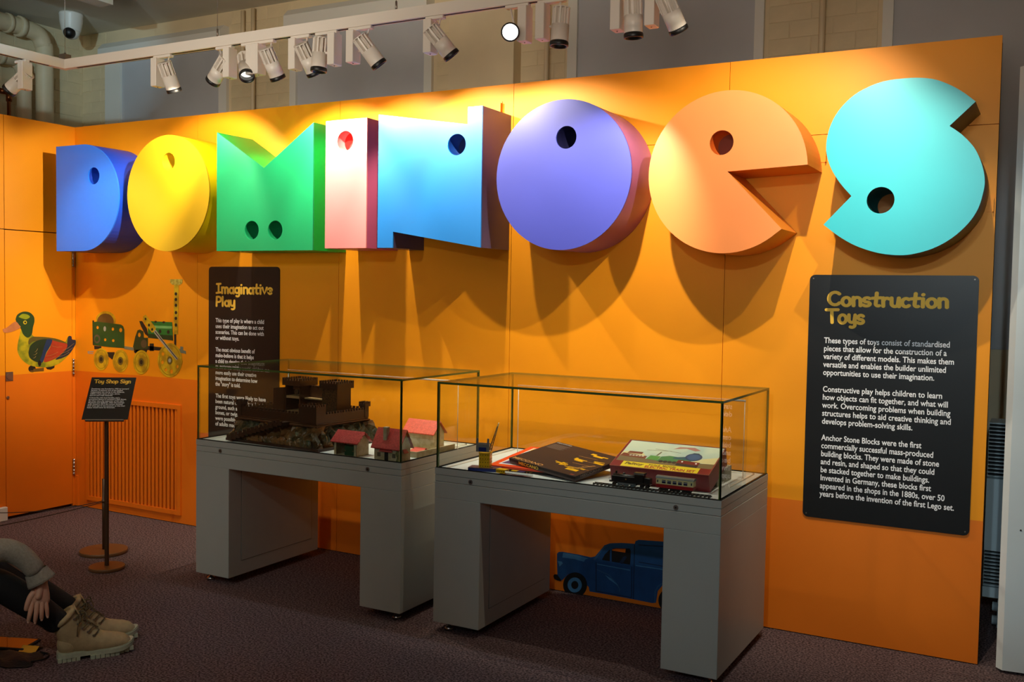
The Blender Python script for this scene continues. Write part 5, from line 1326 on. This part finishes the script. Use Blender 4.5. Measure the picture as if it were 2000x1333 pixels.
# face and hair
b = MB()
for y in (-.03, .03): b.sphere((.092, y, .765), .011, 6)
b.build('eyes', M_text, pe)
b = MB(); b.loft([[(.095+dx, w_*math.cos(2*PI*k/8), .735+dz+w_*.6*math.sin(2*PI*k/8)) for k in range(8)] for dx, dz, w_ in ((-.02, .02, .012), (.004, .002, .014), (.014, -.008, .009))], 0); b.build('nose', M_skin, pe)
b = MB(); b.sphere((.084, 0, .708), .02, 6, sc=(.5, 1, .3)); b.build('mouth', mat('lips', (170, 96, 86), .5), pe)
b = MB(); b.sphere((-.012, 0, .79), .108, 10, sc=(.95, .92, 1.0)); b.sphere((-.05, 0, .68), .085, 8, sc=(.6, .95, 1.4)); b.build('hair', mat('brown_hair', (70, 46, 30), .7, noise=.3, nscale=120), pe)
# trousers
TN = [(0.02, 0, .125, .145, .125), (-.02, 0, .26, .132, .11), (.06, -.09, .135, .096, .096), (.355, -.080, .355, .072, .070), (.44, -.076, .285, .064, .062), (.52, -.073, .215, .056, .055), (.585, -.07, .155, .050, .050), (.608, -.07, .128, .047, .047),
      (.06, .09, .135, .096, .096), (.35, .06, .37, .072, .070), (.45, .064, .30, .064, .062), (.55, .068, .225, .055, .054), (.635, .07, .155, .050, .050), (.655, .07, .135, .047, .047)]
skin('trousers', TN, [(0, 1), (0, 2), (2, 3), (3, 4), (4, 5), (5, 6), (6, 7), (0, 8), (8, 9), (9, 10), (10, 11), (11, 12), (12, 13)], M_trou, pe)
# sweater with folds at the sleeve and an open cuff
SN = [(-.01, 0, .20, .155, .13), (-.03, 0, .32, .15, .125), (-.03, 0, .47, .165, .125), (-.005, 0, .565, .085, .08), (.02, -.175, .50, .072, .068), (.17, -.195, .43, .060, .058), (.30, -.15, .455, .058, .054), (.400, -.118, .462, .056, .046), (.445, -.120, .448, .053, .044), (.480, -.126, .418, .048, .041), (.505, -.131, .385, .044, .038), (.520, -.135, .357, .045, .038),
      (.02, .175, .50, .072, .068), (.05, .24, .31, .058, .056), (.09, .25, .19, .050, .048), (.11, .25, .13, .044, .042)]
skin('sweater', SN, [(0, 1), (1, 2), (2, 3), (2, 4), (4, 5), (5, 6), (6, 7), (7, 8), (8, 9), (9, 10), (10, 11), (2, 12), (12, 13), (13, 14), (14, 15)], M_knit, pe)
b = MB(); rings = []
ax_ = Vector((.030, -.008, -.062)).normalized(); uu = Vector((0, 1, 0)); uu = (uu-ax_*uu.dot(ax_)).normalized(); vv_ = ax_.cross(uu)
for k, r_ in ((-.020, .040), (0.0, .0445), (.016, .049), (.027, .052), (.028, .048), (.010, .043), (-.010, .037)):
    c_ = Vector((.522, -.134, .352))+ax_*k
    rings.append([c_+uu*(r_*.78*math.cos(2*PI*i/28))+vv_*((r_)*math.sin(2*PI*i/28)*(1.0)+.0015*math.sin(i*3)) for i in range(28)])
b.loft(rings, caps=False); b.build('cuff', M_knit, pe)
# boots
def boot(hx, y0, name_lbl=None):
    bo = thing('boot', name_lbl, None, (hx, y0, 0)); bo.parent = pe
    yc = 0
    # (x, z, half length along path-normal, half width) rings; x measured from the heel back
    prof = [  # centre x, centre z, radius in the side plane, half width, angle of ring plane (deg from horizontal)
        (.026, .168, .044, .042, 42), (.030, .156, .049, .044, 38), (.039, .136, .051, .044, 33), (.049, .115, .053, .043, 30), (.060, .096, .056, .041, 34), (.078, .078, .062, .040, 46),
        (.105, .063, .056, .040, 62), (.135, .055, .047, .043, 76), (.165, .050, .040, .047, 84), (.195, .047, .036, .049, 88), (.225, .044, .033, .047, 92), (.250, .041, .027, .040, 98), (.266, .038, .016, .026, 104), (.272, .036, .004, .008, 106)]
    b = MB(); rings = []
    for x, z, ra, wd, an in prof:
        a = math.radians(an); dx, dz = math.cos(a), math.sin(a)
        rg = []
        for i in range(24):
            t = 2*PI*i/24
            px = x-dx*ra*math.cos(t); pz = z-0*dz+(-dz)*ra*math.cos(t)*-1
            px = x+dx*ra*math.cos(t); pz = z+dz*ra*math.cos(t)
            rg.append((px, yc+wd*math.sin(t), max(pz, .020)))
        rings.append(rg)
    b.loft(rings); up = b.build('upper', M_boot, bo)
    # heel counter rounding
    b = MB(); b.sphere((.046, 0, .060), .044, 10, sc=(1.0, .84, 1.05)); b.build('heel_counter', M_boot, bo)
    a_ = math.radians(42); b = MB(); b.tube([(.027+.044*math.cos(2*PI*i/24)*math.cos(a_), .042*math.sin(2*PI*i/24), .164+.044*math.cos(2*PI*i/24)*math.sin(a_)) for i in range(24)], .0105, 10, closed=True); b.build('padded_collar', M_boot, bo)
    # sole
    so = [(.000, 0)]
    out = [(.002, .0), (.006, .026), (.030, .038), (.070, .036), (.110, .034), (.160, .045), (.205, .051), (.245, .045), (.270, .026), (.280, .0)]
    out = catmull([(x, w_) for x, w_ in out], 3)
    loop = out+[(x, -w_) for x, w_ in reversed(out[1:-1])]
    def rise(x): return .018*max(0, (x-.19)/.09)**2
    b = MB()
    b.loft([[(x, w_, zz+rise(x)) for x, w_ in loop] for zz in (.014, .030)], smooth=False)
    b.loft([[(x*.985+.002, w_*.96, zz+rise(x)) for x, w_ in loop] for zz in (.030, .034)], smooth=False)
    for i in range(5):
        for s in (-1, 1): b.box(.004+i*.016, .0178+i*.016, s*.012, s*.036, 0, .0145)
    for i in range(9):
        x = .118+i*.0175
        for s in (-1, 1): b.box(x, x+.0150, s*.014, s*.046*(1 if i < 6 else .75), rise(x), .0145+rise(x))
    b.build('sole', M_sole, bo)
    # eyelets and laces up the instep
    ey = [(.076, .172), (.089, .151), (.105, .132), (.124, .116), (.144, .099)]
    for x, z in ey:
        for s in (-1, 1):
            b = MB(); b.cyl((x-.016, s*.034, z-.010), (x-.015, s*.0395, z-.009), .0042, n=10); b.build('eyelet', M_steel, bo)
    b = MB()
    for i in range(len(ey)-1):
        x0_, z0_ = ey[i]; x1_, z1_ = ey[i+1]
        for s in (-1, 1): b.tube([(x0_-.013, s*.037, z0_-.008), (x0_+.006, s*.018, z0_+.004), ((x0_+x1_)/2+.006, 0, (z0_+z1_)/2+.006), (x1_+.006, -s*.018, z1_+.004), (x1_-.012, -s*.037, z1_-.008)], .0024, 6)
    x0_, z0_ = ey[0]
    for s in (-1, 1):
        b.tube(catmull([(x0_+.004, 0, z0_+.006), (x0_+.022, s*.022, z0_+.012), (x0_+.030, s*.040, z0_-.012), (x0_+.012, s*.030, z0_-.014), (x0_+.006, s*.006, z0_+.002)], 4), .0022, 6)
        b.tube(catmull([(x0_+.004, 0, z0_+.006), (x0_+.006, s*.036, z0_-.006), (x0_-.004, s*.046, z0_-.040), (x0_-.006, s*.044, z0_-.075)], 4), .0022, 6)
    b.build('laces', M_lace, bo)
    b = MB(); b.loft([[(xx+.0*k, w_*math.sin(2*PI*k/12), z+h_*math.cos(2*PI*k/12)) for k in range(12)] for xx, z, w_, h_ in ((.062, .205, .020, .004), (.072, .186, .024, .006), (.086, .160, .024, .006))]); b.build('tongue', M_boot, bo)
    return bo
bo1 = boot(.585, -.072)
bo2 = boot(.622, .066)

# ------------------------------------------------------------------ things on the carpet
b = MB(); M = Matrix.Translation((-2.10, -1.80, 0))@Matrix.Rotation(math.radians(22), 4, 'Z'); b.bbox(-.13, .12, -.07, .05, 0.0, .010, .003, M=M)
t = thing('tablet', 'flat dark tablet reflecting orange, on the carpet behind the black pouch', 'tablet', (-2.10, -1.80, 0)); b.build('casing', M_blackm, t, world=True)
b = MB(); b.box(-.122, .112, -.062, .042, .010, .0108, M=M); b.build('screen', mat('glossy_screen', (14, 10, 8), .04), t, world=True)
t = thing('pouch', 'black fabric pouch lying on the carpet at the lower left corner', 'pouch', (-1.95, -1.90, 0), math.radians(25))
b = MB(); rg = []
rr = random.Random(9)
NX, NY = 16, 10
vs = []
for j in range(NY+1):
    for i in range(NX+1):
        x = -.14+.27*i/NX; y = -.085+.15*j/NY; e_ = min(i, NX-i, 2)/2*min(j, NY-j, 2)/2
        vs.append((x+.008*math.sin(j*1.3), y+.006*math.sin(i*.9), .003+e_*(.012+.006*math.sin(i*.8+j)+rr.uniform(-.002, .002))))
b.add(vs, [(j*(NX+1)+i, j*(NX+1)+i+1, (j+1)*(NX+1)+i+1, (j+1)*(NX+1)+i) for j in range(NY) for i in range(NX)], 0, True)
k0 = len(vs)
b.add([(v[0], v[1], 0) for v in vs], [(j*(NX+1)+i, (j+1)*(NX+1)+i, (j+1)*(NX+1)+i+1, j*(NX+1)+i+1) for j in range(NY) for i in range(NX)], 0)
b.build('fabric_body', mat('black_nylon', (12, 12, 13), .7, bump=.3, bscale=120), t)
b = MB(); b.tube(catmull([(.10, .06, .010), (.14, .05, .006), (.15, .0, .006), (.12, -.04, .010)], 4), .003, 6); b.build('strap', M_blackm, t)
t = thing('leaflet', 'small folded yellow leaflet peeping out behind the black pouch', 'leaflet', (-1.945, -1.80, 0), math.radians(20))
b = MB(); b.add([(-.04, -.02, .001), (.03, -.02, .001), (.03, .010, .018), (-.04, .010, .018), (.03, .04, .002), (-.04, .04, .002)], [(0, 1, 2, 3), (3, 2, 4, 5)])
b.add([(-.04, -.02, .0), (.03, -.02, .0), (.03, .010, .017), (-.04, .010, .017), (.03, .04, .001), (-.04, .04, .001)], [(0, 3, 2, 1), (3, 5, 4, 2)]); b.build('sheet', mat('yellow_paper', (226, 160, 30), .6), t)
bpy.context.view_layer.update()
